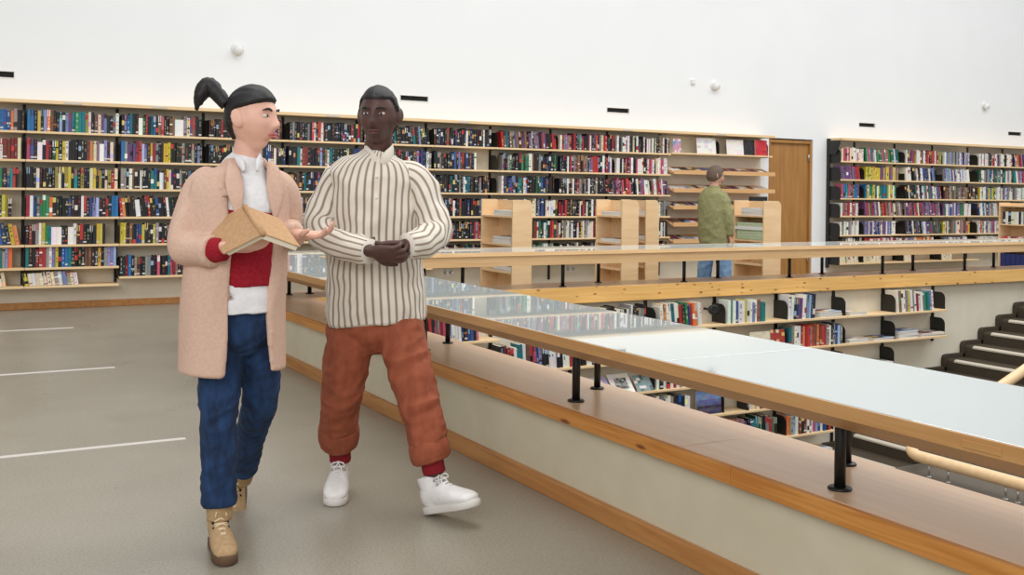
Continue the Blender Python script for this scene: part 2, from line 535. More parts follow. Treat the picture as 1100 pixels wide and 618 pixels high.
# ------------------------------------------------------------------ stair down from the right, with its handrails
st = thing('staircase', 'dark carpeted stairs with pale nosings against the cream wall', 'stairs', (8.9, 7.4, LF))
for k in range(-4, 7):
    x, z = 10.955 - 0.34 * k, -0.645 - 0.145 * k
    run = [(x, LF)] + [(x, z - 0.05), (x + 0.006, z - 0.02), (x + 0.025, z - 0.004), (x + 0.05, z)] + [(x + 0.345, z), (x + 0.345, LF)]
    sp = MB().prism(run, 'y', 6.3, 8.6).build('step', M['carpet_dark'], st)
    MB().prism([(x - 0.006, z - 0.03), (x - 0.006, z - 0.012), (x + 0.016, z + 0.003), (x + 0.045, z + 0.004), (x + 0.045, z + 0.001), (x + 0.01, z - 0.03)], 'y', 6.3, 8.45).build('nosing', M['nosing'], sp)
sl = MB()
for k in range(-4, 7):
    x, z = 10.955 - 0.34 * k, -0.645 - 0.145 * k
    pts = [(x - 0.03, LF), (x - 0.03, z + 0.0), (x - 0.015, z + 0.035), (x + 0.03, z + 0.05), (x + 0.345, z + 0.05), (x + 0.345, LF)]
    sl.prism(pts, 'y', 8.56, 8.615)
sl.build('side_stringer', M['carpet_dark'], st)
MB().box(12.66, 14.5, 6.3, 8.6, LF, -0.06).build('landing', M['carpet_dark'], st)

lw = thing('handrail', 'thick round birch handrail on short steel pins beside the stairs', 'handrail', (7.05, 4.5, LF))
MB().box(6.55, 7.55, 1.5, 6.0, LF, -0.90, 0.02).build('carpeted_base', M['carpet'], lw)
path = catmull([(10.5, 5.93, 0.52), (9.5, 5.93, 0.13), (8.5, 5.93, -0.254), (7.5, 5.93, -0.61), (7.16, 5.9, -0.71), (7.06, 5.8, -0.755), (7.05, 5.6, -0.76)], 6)
path += [V((7.05, y, -0.76)) for y in (5.0, 4.0, 3.0, 1.6)]
rb = MB()
loft(rb.bm, path, [(0.046, 0.046)] * len(path), V((0.2, 0.1, 1)), 20, round_ends=1.0)
rb.build('rail_tube', M['birch'], lw)
for y in (5.66, 5.48, 4.98, 4.88, 3.9, 3.8):
    pn = MB().tube([(7.05, y, -0.898), (7.05, y, -0.79)], 0.008, 12).build('pin', M['steel'], lw)
    MB().lathe([(0.022, 0), (0.022, 0.006), (0.01, 0.008)], (7.05, y, -0.9), 16).build('pin_foot', M['steel'], pn)

# ------------------------------------------------------------------ books
PAL = {
    'k': [(24, 24, 28), (32, 30, 34), (20, 24, 34), (38, 32, 30), (28, 34, 36)], 'K': [(16, 16, 18), (22, 22, 24)],
    'b': [(38, 66, 128), (30, 52, 104), (52, 84, 140)], 'B': [(30, 96, 158), (40, 108, 168)], 'L': [(150, 178, 214), (170, 196, 224)],
    'l': [(120, 128, 176), (140, 148, 190)], 't': [(24, 108, 116), (30, 122, 124)], 'T': [(20, 118, 122), (28, 130, 132)],
    'g': [(40, 120, 78), (52, 134, 86)], 'G': [(26, 78, 52), (36, 92, 62)], 'r': [(168, 44, 46), (186, 58, 58), (150, 38, 56)],
    'R': [(136, 60, 48), (120, 44, 40)], 'o': [(222, 116, 56), (214, 132, 80)], 'y': [(206, 174, 62), (200, 184, 74)],
    'Y': [(206, 184, 60), (150, 140, 60)], 'p': [(104, 76, 120), (132, 98, 134)], 'm': [(196, 92, 116), (176, 78, 106)],
    'n': [(112, 78, 58), (134, 98, 72)], 'c': [(222, 208, 176), (230, 220, 194)], 'w': [(232, 230, 224), (222, 220, 216)],
    'W': [(238, 238, 236)], 'e': [(128, 128, 126), (150, 148, 142)],
}
NAMES = {'k': 'dark', 'K': 'black', 'b': 'navy blue', 'B': 'bright blue', 'L': 'pale blue', 'l': 'lavender', 't': 'dark teal', 'T': 'teal', 'g': 'green',
         'G': 'dark green', 'r': 'red', 'R': 'brick red', 'o': 'orange', 'y': 'yellow', 'Y': 'mustard', 'p': 'purple', 'm': 'pink', 'n': 'brown',
         'c': 'cream', 'w': 'white', 'W': 'wide white', 'e': 'grey'}
rnd = random.Random(11)
ALLB = []       # every book: dict

def jit(c, a=8):
    return tuple(min(255, max(0, v + rnd.uniform(-a, a))) for v in c)

def book_geo(w, h, d, code):
    """a bound book standing upright: rounded spine at y=0, two boards, a page block set back from their edges"""
    base = jit(rnd.choice(PAL[code]))
    page = (228, 220, 200)
    v, f, c = [], [], []
    cols, rows = 3, 13
    xs = [0, w * 0.3, w * 0.7, w]
    bulge = [0.0035, 0, 0, 0.0035]
    zs = [h * k / rows for k in range(rows + 1)]
    for z in zs:
        for x, y in zip(xs, bulge):
            v.append((x, y, z))
    dark = sum(base) < 240
    accents = [(228, 224, 214), (228, 224, 214), (220, 200, 120), (196, 60, 56), (150, 180, 210), (200, 150, 90)] if dark else [(30, 28, 30), (60, 40, 50), (245, 240, 232), jit(base, 60), (170, 50, 50)]
    acc, acc2 = rnd.choice(accents), rnd.choice(accents)
    style = rnd.random()
    band = rnd.randrange(1, 12)
    top_alt = rnd.random() < 0.14
    sticker = rnd.random() < 0.16
    for r in range(rows):
        for q in range(cols):
            i = r * 4 + q
            f.append((i, i + 1, i + 5, i + 4))
            col = jit(base, 5)
            if code == 'W':
                pass
            elif style < 0.62 and q == 1 and 1 < r < 12 and rnd.random() < (0.42 if dark else 0.3):
                col = jit(tuple(a_ * 0.6 + b_ * 0.4 for a_, b_ in zip(acc, base)), 14)
            elif style < 0.3 and r == band:
                col = jit(acc2, 10)
            elif style > 0.8 and abs(r - band) < 2:
                col = jit(acc2, 10)
            if top_alt and r > 8 and code != 'W' and q != 1:
                col = jit(acc2, 6)
            if r == 1 and code != 'W' and sticker:
                col = (206, 204, 198)
            c.append(col)
    def quad(a, b_, e, g, col):
        n = len(v)
        v.extend((a, b_, e, g))
        f.append((n, n + 1, n + 2, n + 3))
        c.append(col)
    t = min(0.0025, w * 0.15)
    y0, y1 = 0.0035, d
    for x0, x1 in ((0, t), (w - t, w)):                       # the boards
        quad((x0, y1, 0), (x0, y1, h), (x0, y0, h), (x0, y0, 0), base)
        quad((x1, y0, 0), (x1, y0, h), (x1, y1, h), (x1, y1, 0), base)
        quad((x0, y0, h), (x0, y1, h), (x1, y1, h), (x1, y0, h), base)
        quad((x0, y1, 0), (x1, y1, 0), (x1, y1, h), (x0, y1, h), base)
        quad((x0, y0, 0), (x1, y0, 0), (x1, y1, 0), (x0, y1, 0), base)
    hp, yp = h - 0.004, d - 0.004                             # the page block
    quad((t, y0, hp), (w - t, y0, hp), (w - t, yp, hp), (t, yp, hp), page)
    quad((t, yp, 0), (t, yp, hp), (w - t, yp, hp), (w - t, yp, 0), page)
    quad((0, 0.0035, h), (w, 0.0035, h), (w * .7, 0, h), (w * .3, 0, h), base)
    quad((w * .3, 0, 0), (w * .7, 0, 0), (w, 0.0035, 0), (0, 0.0035, 0), base)
    return v, f, c, base

def col_mesh(name, v, f, c):
    me = bpy.data.meshes.new(name)
    me.from_pydata(v, [], f)
    a = me.color_attributes.new('Col', 'FLOAT_COLOR', 'CORNER')
    buf = []
    for fi, face in enumerate(f):
        k = (*lin(c[fi]), 1.0)
        buf.extend(k * len(face))
    a.data.foreach_set('color', buf)
    return me

def add_book(x, yf, z, w, h, d, code, lean, where, no, seen, yaw=0.0):
    ALLB.append(dict(x=x, y=yf, z=z, w=w, h=h, d=d, code=code, lean=lean, where=where, no=no, seen=seen, yaw=yaw))

LEAN_R = math.radians(12)
def row(x0, x1, z, yf, codes, where, seen=1.0, hmin=0.195, hmax=0.235, wmin=0.022, wmax=0.036, lean=0.0, d=0.15, from_right=False, fill=None, uniform=False):
    """stand books from x0; codes = one letter per book ('_' a gap); fill = weighted letters used up to x1 when codes run out"""
    x = x0
    out = []
    k = 0
    hprev = rnd.uniform(hmin, hmax)
    while x < x1 - 0.012:
        if k < len(codes):
            ch = codes[k]
        elif fill:
            ch = rnd.choice(fill)
        else:
            break
        k += 1
        if ch == '_':
            x += 0.05
            continue
        w = rnd.uniform(wmin, wmax) if ch != 'W' else rnd.uniform(0.042, 0.055)
        if rnd.random() < 0.7:
            hprev = rnd.uniform(hmin, hmax)
        h = hprev if ch != 'W' else hmin * 0.95
        if uniform:
            h = (hmin + hmax) / 2
        if x + w > x1:
            break
        a = lean + (rnd.uniform(-0.01, 0.01) if lean else 0.0)
        out.append((x, w, h, ch, a))
        x += (w / math.cos(a) if a else w) + 0.0016
    n = len(out)
    for i, (bx, w, h, ch, a) in enumerate(out):
        add_book(bx, yf + rnd.uniform(0.0, 0.02), z, w, h, d, ch, a, where, (n - i) if from_right else (i + 1), seen)
    return x

# ------------------------------------------------------------------ shelving
SHY = 12.12                    # front of the wall shelves
ROWZ = [1.905, 1.605, 1.305, 1.0, 0.703, 0.462, 0.268]
ROWN = ['top', 'second', 'third', 'fourth', 'fifth', 'sixth', 'lowest']
PT = 0.024                     # shelf thickness

def bracket(parent, x, z, yb, depth=0.2, hgt=0.2):
    """black side plate with a rounded upper front corner, standing on the shelf end"""
    r = 0.07
    yf = yb - depth
    poly = [(yb, z - 0.03), (yb, z + hgt), (yf + r, z + hgt)]
    for k in range(1, 6):
        a = math.pi / 2 + k * math.pi / 10
        poly.append((yf + r + r * math.cos(a), z + hgt - r + r * math.sin(a)))
    poly += [(yf, z), (yf, z - 0.03)]
    MB().prism(poly, 'x', x - 0.002, x + 0.002).build('bracket', M['plate'], parent)

def track(parent, x, z0, z1, yw):
    u = MB()
    u.box(x - 0.015, x + 0.015, yw - 0.022, yw, z0, z1)
    u.build('upright', M['black'], parent)

def shelf(parent, x0, x1, z, y0, y1, mat='birch_edge'):
    MB().box(x0 + 0.002, x1 - 0.002, y0, y1, z - PT, z, 0.003).build('shelf', M[mat], parent)

M['label'] = new_mat('label_paper', (206, 202, 192), 0.6)
# --- left run
JL = [0.981 + 0.9445 * k for k in range(-2, 10)]      # joints; the last is 9.48
lr = thing('wall_shelving', 'long wall of bookshelves behind the couple, birch shelves on black uprights', 'bookshelf', (5, FW, 0))
MB().box(-0.95, 11.46, 12.09, FW, 2.196, 2.234, 0.004).build('top_board', M['birch_edge'], lr)
for k, x in enumerate((1.35, 2.24, 4.25, 6.02, 6.75, 8.6, 10.3)):
    MB().box(x, x + 0.17, 12.085, 12.09, 2.203, 2.224, 0.001).build('label_plate', M['label'], lr)
for k, x in enumerate(JL):
    track(lr, x, 0.24 if k < 4 else 0.12 if k > 6 else 0.3, 2.196, FW)
for b in range(len(JL) - 1):
    x0, x1 = JL[b], JL[b + 1]
    zs = ROWZ if b < 3 else ROWZ[:5] + ([0.345] if b < 7 else [0.4])
    for z in zs:
        shelf(lr, x0, x1, z, SHY, FW - 0.002)
        if b:
            bracket(lr, x0 + 0.004, z, FW - 0.004)
bracket(lr, JL[-1], 1.905, FW - 0.004)

DARK = 'kkkkkkkkkkkkkkKbbktnwekkrlkRkk'
def bayname(b):
    return {1: 'in the bay cut off by the picture edge', 2: 'in the first full bay', 3: 'in the bay behind the coat'}.get(b, '')
ROWS_L = {
    1: ['kBBboekk', 'lwRRRRc', 'rgkbTrk', 'kkyYkk', 'tbbkyow', 'gtelo', 'ccc'],
    2: ['BBkyklonkkLklptgTTYckncplkkewnkkkkkk', 'mbkWkrkGYkywkkkkkknocpWlkcnkkrcnk', 'kkkckkkKKYckYYkTkYkkcYkYkcYrccw', 'rwbegggokkkkkbkkkwrkblLkkrkBBkelykboo',
        'kRkewygTWWkkWwkrKkkkyykkTTTTTTn', 'tkkRrrewlykBBTkKKKnnkkykellLlkrkeyomlt', 'ycwcccccewlecw'],
    3: ['klBTkkWGrkTBknmkknnWWecpnkk', 'BeppprrLlkyrekkYYYkkkkekkeklkbbp', 'eekwnkkwkkktTkWnycbkkekkTk', 'rokkkkWkkkrkkbkkkwkk', 'YYknkbbykkkyekkkbkkk', 'kkrBkenkkeekkmkkktmre'],
}
for b in range(len(JL) - 1):
    x0, x1 = JL[b], JL[b + 1]
    if b == 0:
        continue
    zs = ROWZ if b < 3 else ROWZ[:5] + ([0.345] if b < 7 else [0.4])
    for r, z in enumerate(zs):
        if b == 1:
            vis0 = 0.70                      # what the frame shows of this bay
            end = [0.97, 0.95, 0.965, 0.88, 0.94, 0.87, 0.83][r]
            row(vis0, end, z, SHY + 0.02, ROWS_L[1][r], (b, r), lean=-0.16 if r in (4, 6) else 0, wmin=0.024, wmax=0.04, from_right=True,
                hmin=0.13 if r == 6 else 0.195, hmax=0.15 if r == 6 else 0.232, d=0.12)
        elif b == 2:
            row(x0 + 0.012, x1 - [0.01, 0.05, 0.01, 0.012, 0.12, 0.01, 0.4][r], z, SHY + 0.02, ROWS_L[2][r], (b, r), lean=-0.17 if r == 6 else 0,
                hmin=0.13 if r == 6 else 0.195, hmax=0.15 if r == 6 else 0.232, wmin=0.026 if r != 6 else 0.03, wmax=0.034 if r != 6 else 0.04, fill=None if r in (4, 6) else DARK, d=0.12)
        else:
            hid = 0.35 if b in (4, 5) and r > 1 else 1.0
            seen = 1.0
            if b == 3:
                seen = [1, 1, .7, .5, .4, .4][r]
            if b in (4,):
                seen = [.3, .2, 0, 0, 0, 0][r]
            if b == 5:
                seen = [.6, .4, .2, .1, 0, 0][r]
            codes = ROWS_L[3][r] if b == 3 else ''
            fill = DARK
            end = x1 - rnd.choice((0.01, 0.02, 0.05))
            if b == 6 and r == 3:
                pass
            if b == 7:
                end = x1 - (0.11, 0.3, 0.1, 0.02, 0.02, 0.02)[r]
            if b == 8:
                fill = ['rrpkkrkkpkekkrtn', 'kegkbkggkwkkekrn', 'kblkkwekkGkktek', 'wwwlrkGkcbw', 'kkeenkwwcytkGrrr', 'ewkkg'][r]
            if b == 9:
                fill = ['ekcckrkwkrekpk', 'lrwkkkRkrkkknkewp', 'kkkekkkekkwkrkk', 'kkrkkkkrkkwrk', 'ewckwrwckye', 'ewkk'][r]
            if b == 10:
                fill = ['kwkkwkkecwkknkw', 'mwkmcmwmkmcmkkw', 'wmmmkkwkkrpkkwn', 'kkkeekwkk', 'kkwk', 'kk'][r]
            row(x0 + (0.012 if b != 8 else 0.06), end, z, SHY + 0.02, codes, (b, r), seen=seen, fill=fill, wmin=0.022, wmax=0.034, lean=-0.1 if rnd.random() < 0.12 else 0, d=0.14)

# --- magazine racks at the end of the left run
mg = thing('magazine_rack', 'slanted magazine trays on the wall behind the person in the green jacket', 'magazine rack', (10.5, FW, 0))
MZ = [1.651, 1.388, 1.14, 0.892, 0.649]
for x in (9.49, 10.43, 11.38):
    track(mg, x, 0.5, 2.19, FW)
MB().box(9.49, 11.44, SHY, FW - 0.002, 1.922 - PT, 1.922, 0.003).build('shelf', M['birch_edge'], mg)
for z in MZ:
    for xa, xb in ((9.492, 10.462), (10.466, 11.44)):
        MB().prism([(12.06, z - 0.042), (12.06, z + 0.018), (12.068, z + 0.018), (12.072, z - 0.018), (12.37, z + 0.075), (12.37, z + 0.06)], 'x', xa, xb).build('tray', M['tray'], mg)
for x in (9.5, 10.44, 11.41):
    bracket(mg, x, 1.922, FW - 0.004)
MB().box(9.45, 11.43, FW - 0.024, FW - 0.022, 0.5, 2.18).build('back_panel', M['cream'], mg)

# --- right run
JR = [12.9, 13.493, 14.455, 15.403, 16.342, 17.315, 18.27]
RZ = [1.885, 1.59, 1.285, 1.0, 0.69, 0.45, 0.233]
rr = thing('wall_shelving', 'wall of bookshelves to the far side of the brown door, black end panel', 'bookshelf', (15, FW, 0))
MB().box(12.9, 19.2, 12.09, FW, 2.215, 2.255, 0.004).build('top_board', M['birch_edge'], rr)
MB().box(12.872, 12.9, FW - 0.06, FW, 0.15, 2.25, 0.003).build('end_post', M['plate'], rr)
MB().prism([(FW, 1.99), (FW, 2.214), (12.11, 2.214), (12.11, 2.16), (12.2, 1.99)], 'x', 12.874, 12.878).build('end_gusset', M['plate'], rr)
for k, x in enumerate(JR):
    if k:
        track(rr, x, 0.2, 2.215, FW)
for b in range(len(JR) - 1):
    for r, z in enumerate(RZ):
        if r == 6 and b > 3:
            continue
        shelf(rr, JR[b], JR[b + 1], z, SHY, FW - 0.002)
        bracket(rr, JR[b] + (0.006 if b else -0.001), z, FW - 0.004, 0.22 if b else 0.275, 0.19)
FILLR = [['wcrBrcm', 'wtgGemw', 'rrwbwnYk', 'wlek', 'rewwpk', 'rmmonpbbre', 'rewgewmwwewc'], ['rppp', 'YyyyypYp', 'wkwewlebbk', 'weLwwpwp', 'wbwGkTew', 'pewrlwbt'],
         ['mpRTB', 'wwytygtgyB', 'wtBLkpRwr', 'kneknk', 'wwewtGgyLp', 'ew'], ['wrrew', 'wenGenprr', 'wkrepmpp', 'wlgpmlwb', 'wbRwtwewr', 'we'],
         ['weew', 'wplblbwp', 'kGGkpwel', 'wcreGpytn', 'ywplwrwe', 'w'], ['wkkwk', 'wmrmw', 'wlooc', 'wewl', 'ww', 'w'], ['ccewc', 'ccc', 'cc', 'c', 'c', 'c']]
for b in range(len(JR) - 1):
    for r, z in enumerate(RZ):
        if r == 6 and b > 3:
            continue
        fl = FILLR[r][min(b, len(FILLR[r]) - 1)]
        x0 = JR[b] + (0.05 if b == 0 else 0.02)
        e = JR[b + 1] - rnd.choice((0.03, 0.03, 0.16, 0.22, 0.26))
        if b == 0:
            e = JR[1] - (0.03, 0.09, 0.12, 0.12, 0.13, 0.05, 0.1)[r]
        if r == 6:
            e = x0 + (0.45 if b < 2 else 0.25)
        row(x0, e, z, SHY + 0.02, '', ('R', b, r), seen=0.3 if r == 5 else 1.0, fill=fl, wmin=0.022, wmax=0.042, hmin=0.2 if r < 5 else 0.17, hmax=0.232 if r < 5 else 0.19,
            lean=-0.14 if (r == 6 or rnd.random() < 0.3) else 0)

# --- lower floor shelving on the wall under the far ledge
LY = 8.37
JW = [3.75, 4.62, 5.50, 6.40, 7.30, 8.17, 9.045, 9.851, 10.722]
LZ = [-0.012, -0.32, -0.622, -0.935, -1.262, -1.56]
lo = thing('wall_shelving', 'shelves on the cream wall of the lower floor beneath the far ledge', 'bookshelf', (7.5, LW, -1))
for k, x in enumerate(JW):
    track(lo, x + 0.03, -1.6 if k < 7 else (-0.7 if k == 7 else -0.42), 0.26, LW)
for b in range(len(JW) - 1):
    for r, z in enumerate(LZ):
        if (r == 2 and b > 6) or (r > 2 and b > 5):
            continue
        if r == 0 and b == 1:
            continue
        shelf(lo, JW[b], JW[b + 1] if r < 3 or b < 5 else 8.87, z, LY, LW - 0.002)
        bracket(lo, JW[b] + 0.006, z, LW - 0.004, 0.21)
for r in (0, 1):
    bracket(lo, JW[-1] - 0.004, LZ[r], LW - 0.004, 0.21)
bracket(lo, JW[7] - 0.004, LZ[2], LW - 0.004, 0.21)
def lrow(r, x0, x1, codes, where, lean=0.0, seen=1.0, h=(0.2, 0.245), w=(0.022, 0.036), fill=None):
    row(x0, x1, LZ[r], LY + 0.012, codes, where, seen=seen, hmin=h[0], hmax=h[1], wmin=w[0], wmax=w[1], lean=lean, d=0.16, fill=fill)
G1 = 'G1'
lrow(0, 6.46, 7.02, 'wwowwtwwrRkgbroowwwy', 'on the upper lower-floor shelf, group before the round black fixture', -0.1, w=(0.024, 0.032))
lrow(0, 7.33, 7.98, 'wgwbwwywwlwnTt', 'on the upper lower-floor shelf, group after the round black fixture', 0, w=(0.03, 0.046))
lrow(0, 8.185, 8.60, 'wwkbppwwlLbk', 'on the upper lower-floor shelf, group with blue books', 0.05, w=(0.026, 0.036), h=(0.22, 0.265))
lrow(0, 9.875, 10.52, 'wnwweywewrwwegtlw', 'on the upper lower-floor shelf, group nearest the stairs', -0.1, w=(0.03, 0.042), h=(0.2, 0.25))
lrow(0, 5.52, 6.30, '', 'on the upper lower-floor shelf, group just showing over the glass', 0, seen=0.3, fill='kkwckwcek')
lrow(0, 3.78, 4.46, 'wwyykrkmermKlwwwbKbbkm', 'on the upper lower-floor shelf under the oak counter', -0.08, w=(0.024, 0.032))
lrow(1, 8.19, 9.0, 'tewwwrorrernoRrrewkebLem', 'on the second lower-floor shelf, group of red books', 0, w=(0.026, 0.038), h=(0.2, 0.24))
lrow(1, 4.64, 5.47, 'kRkkwttwnrmblKkwwKKwwrykk', 'on the second lower-floor shelf under the oak counter', -0.06, w=(0.028, 0.042))
lrow(1, 5.52, 5.75, 'KKwwKwy', 'on the second lower-floor shelf beside the counter post', -0.05, w=(0.028, 0.042))
lrow(2, 6.43, 6.95, 'wkwkwrwewb', 'on the third lower-floor shelf under the oak counter', 0, w=(0.03, 0.046))
lrow(3, 6.2, 6.9, 'ekkkwbwlkwwekkBkww', 'on the fourth lower-floor shelf, group before the landscape picture', 0, w=(0.028, 0.042))
lrow(3, 7.6, 8.12, 'kwcywrkrmttkwe', 'on the fourth lower-floor shelf, group beyond the landscape picture', 0, w=(0.028, 0.04))
lrow(4, 7.0, 8.13, 'rmbwkyGgyrremepkbTGGkergk', 'on the fifth lower-floor shelf, group with green books', -0.06, w=(0.034, 0.046), h=(0.2, 0.25))
lrow(4, 8.19, 8.86, 'oeLwRkRwewmlbwbkrkrmR', 'on the fifth lower-floor shelf, group starting with an orange book', 0, w=(0.03, 0.042), h=(0.2, 0.25))

# --- make the books: the 300 that show largest one by one, the rest as one body
CF = (math.sin(math.radians(29.45)), math.cos(math.radians(29.45)))
for b in ALLB:
    dist = b['x'] * CF[0] + b['y'] * CF[1]
    b['area'] = b['w'] * b['h'] / dist ** 2 * b['seen']
ALLB.sort(key=lambda b: -b['area'])
sv, sf, sc_ = [], [], []
for i, b in enumerate(ALLB):
    v, f, c, base = book_geo(b['w'], b['h'], b['d'], b['code'])
    ca, sa = math.cos(b['lean']), math.sin(b['lean'])
    off = b['w'] * sa if b['lean'] > 0 else 0.0
    # lean about the lower corner that stays on the shelf
    v = [(x * ca + z * sa, y, z * ca - x * sa + off) for x, y, z in v]
    if i < 300:
        me = col_mesh('book', v, f, c)
        o = link('book', me, M['print'])
        o.location = (b['x'], b['y'], b['z'] + 0.0005)
        wd = 'thin' if b['w'] < 0.027 else 'thick' if b['w'] > 0.036 else ''
        tall = 'tall' if b['h'] > 0.232 else 'short' if b['h'] < 0.2 else ''
        nm = NAMES[b['code']]
        if isinstance(b['where'], tuple):
            bb, r = b['where']
            if bb == 1:
                loc = '%s from the upright, %s shelf, bay cut by picture edge' % (ORD[b['no']], ROWN[r])
            elif bb == 2:
                loc = '%s from left, %s shelf, first full wall bay' % (ORD[b['no']], ROWN[r])
            else:
                loc = '%s from left, %s shelf, bay next to the coat' % (ORD[b['no']], ROWN[r])
            g = 'books on the long wall of shelves'
        else:
            loc = '%s %s' % (ORD[b['no']], b['where'])
            g = 'books on the lower floor shelves'
        adj = (tall or wd) if isinstance(b['where'], tuple) else ''
        lab = ' '.join(x for x in (adj, nm, 'book,', loc) if x)
        if len(lab.split()) > 15:
            lab = ' '.join(x for x in (nm, 'book,', loc) if x)
        tag(o, lab, 'book', g)
    else:
        n = len(sv)
        sv.extend((x + b['x'], y + b['y'], z + b['z'] + 0.0005) for x, y, z in v)
        sf.extend(tuple(q + n for q in face) for face in f)
        sc_.extend(c)
o = link('shelved_books', col_mesh('shelved_books', sv, sf, sc_), M['print'])
tag(o, 'remaining rows of small book spines on the far wall shelves', 'books', 'rows of books farther off', 'stuff')
print('BOOKS', len(ALLB), 'faces', len(sf))

# ------------------------------------------------------------------ magazines, brochures, signs
def mag_mesh(w, h, t, base, pal, nx=2, ny=3):
    """thin printed issue lying flat: cover of coloured panels, page edges around"""
    v, f, c = [], [], []
    for j in range(ny + 1):
        for i in range(nx + 1):
            v.append((w * i / nx, h * j / ny, t))
    for j in range(ny):
        for i in range(nx):
            a = j * (nx + 1) + i
            f.append((a, a + 1, a + nx + 2, a + nx + 1))
            c.append(jit(rnd.choice(pal), 10) if rnd.random() < 0.45 else jit(base, 6))
    n = len(v)
    v += [(0, 0, 0), (w, 0, 0), (w, h, 0), (0, h, 0), (0, 0, t), (w, 0, t), (w, h, t), (0, h, t)]
    for q in ((0, 1, 5, 4), (1, 2, 6, 5), (2, 3, 7, 6), (3, 0, 4, 7), (3, 2, 1, 0)):
        f.append(tuple(n + k for k in q))
        c.append((226, 224, 218))
    return v, f, c

def magazine(x, y, z, w, h, t, base, pal, label, group, tilt=0.0, yaw=0.0, name='magazine', cat='magazine'):
    v, f, c = mag_mesh(w, h, t, base, pal)
    o = link(name, col_mesh(name, v, f, c), M['print'])
    o.location = (x, y, z)
    o.rotation_euler = (tilt, 0, yaw)
    tag(o, label, cat, group)
    return o

MC = [((30, 34, 44), 'black'), ((96, 44, 66), 'plum'), ((150, 60, 90), 'pink'), ((226, 224, 222), 'white'), ((60, 90, 140), 'blue'), ((120, 80, 60), 'brown'), ((200, 190, 170), 'beige')]
MP = [(230, 226, 220), (112, 52, 70), (40, 40, 46), (120, 150, 190), (210, 170, 110)]
TR = [['white', 'black', 'black', 'blue', 'black', 'plum', 'plum', 'black', 'plum', 'brown'], ['white', 'white', 'beige', 'white', 'black', 'brown', 'plum', 'white', 'white', 'beige'],
      ['white', 'blue', 'black', 'blue', 'blue', 'white', 'plum', 'black', 'brown', 'black'], ['brown', 'plum', 'pink', 'black', 'beige', 'blue', 'white', 'plum', 'black', 'pink'],
      ['brown', 'beige', 'white', 'beige', 'black', 'brown', 'plum', 'white', 'blue', 'black']]
TN = ['top', 'second', 'third', 'fourth', 'lowest']
ang = math.atan2(0.093, 0.298)
for r, z in enumerate(MZ):
    for i, cn in enumerate(TR[r]):
        if r > 1 and i > 6 or r > 2 and i > 4:
            continue
        base = next(q for q, n_ in MC if n_ == cn)
        x = 9.52 + i * 0.19
        magazine(x, 12.075, z - 0.0155, 0.175, 0.25, 0.006, base, MP, '%s magazine, %s from the left on the %s slanted tray' % (cn, ORD[i + 1], TN[r]), 'magazines on the slanted trays', tilt=ang)

def stack(x, y, z, n, w, h, label, group, pal=None, t=0.012):
    """a pile of flat issues, each its own object"""
    zz = z + 0.0008
    for k in range(n):
        base, cn = rnd.choice(MC if pal is None else [q for q in MC if q[1] in pal])
        tt = t * rnd.uniform(0.7, 1.3)
        pos = 'topmost' if k == n - 1 else 'lowest' if k == 0 else '%s from bottom' % ORD[k + 1]
        magazine(x + rnd.uniform(-0.006, 0.006), y + rnd.uniform(-0.004, 0.004), zz, w, h, tt, base, MP, '%s magazine, %s in flat pile %s' % (cn, pos, label), group, yaw=rnd.uniform(-0.03, 0.03))
        zz += tt + 0.0006
gA = 'magazines in flat piles on the lower floor shelves'
stack(8.64, 8.385, LZ[0], 4, 0.33, 0.22, 'after the blue books, upper shelf', gA, ('black', 'plum', 'pink'), 0.016)
stack(9.1, 8.385, LZ[0], 3, 0.27, 0.2, 'beyond the middle bracket, upper shelf', gA, ('white', 'beige'), 0.012)
stack(9.1, 8.385, LZ[1], 4, 0.3, 0.2, 'next to the red books', gA, ('white', 'beige'), 0.011)
stack(9.5, 8.385, LZ[1], 3, 0.32, 0.2, 'before the tall bracket, second shelf', gA, ('white', 'beige', 'brown'), 0.009)
stack(9.9, 8.385, LZ[1], 6, 0.32, 0.2, 'of pale blue issues, second shelf', gA, ('white', 'blue'), 0.014)
stack(10.28, 8.385, LZ[1], 4, 0.4, 0.2, 'at the stair end, second shelf', gA, ('white', 'beige', 'brown'), 0.01)
stack(9.45, 8.385, LZ[2], 4, 0.36, 0.2, 'on the third shelf end', gA, ('white', 'blue'), 0.014)
stack(8.22, 8.385, LZ[5], 4, 0.3, 0.22, 'on the lowest shelf', gA, ('white', 'blue', 'black'), 0.02)
stack(8.55, 8.385, LZ[5], 5, 0.3, 0.22, 'beside the stair foot, lowest shelf', gA, ('white', 'black', 'blue'), 0.02)

def panel(x, y, z, w, h, base, pal, label, name, cat, tilt=0.25, nx=5, ny=6, group=None, yaw=0.0, t=0.006, bands=None):
    """a printed card or cover stood up facing the room"""
    v, f, c = mag_mesh(w, h, t, base, pal, nx, ny)
    if bands:
        for q in range(nx * ny):
            c[q] = jit(bands[q // nx], 16)
    o = link(name, col_mesh(name, v, f, c), M['print'])
    o.location = (x, y, z)
    o.rotation_euler = (math.pi / 2 - tilt, 0, yaw)
    return tag(o, label, cat, group)

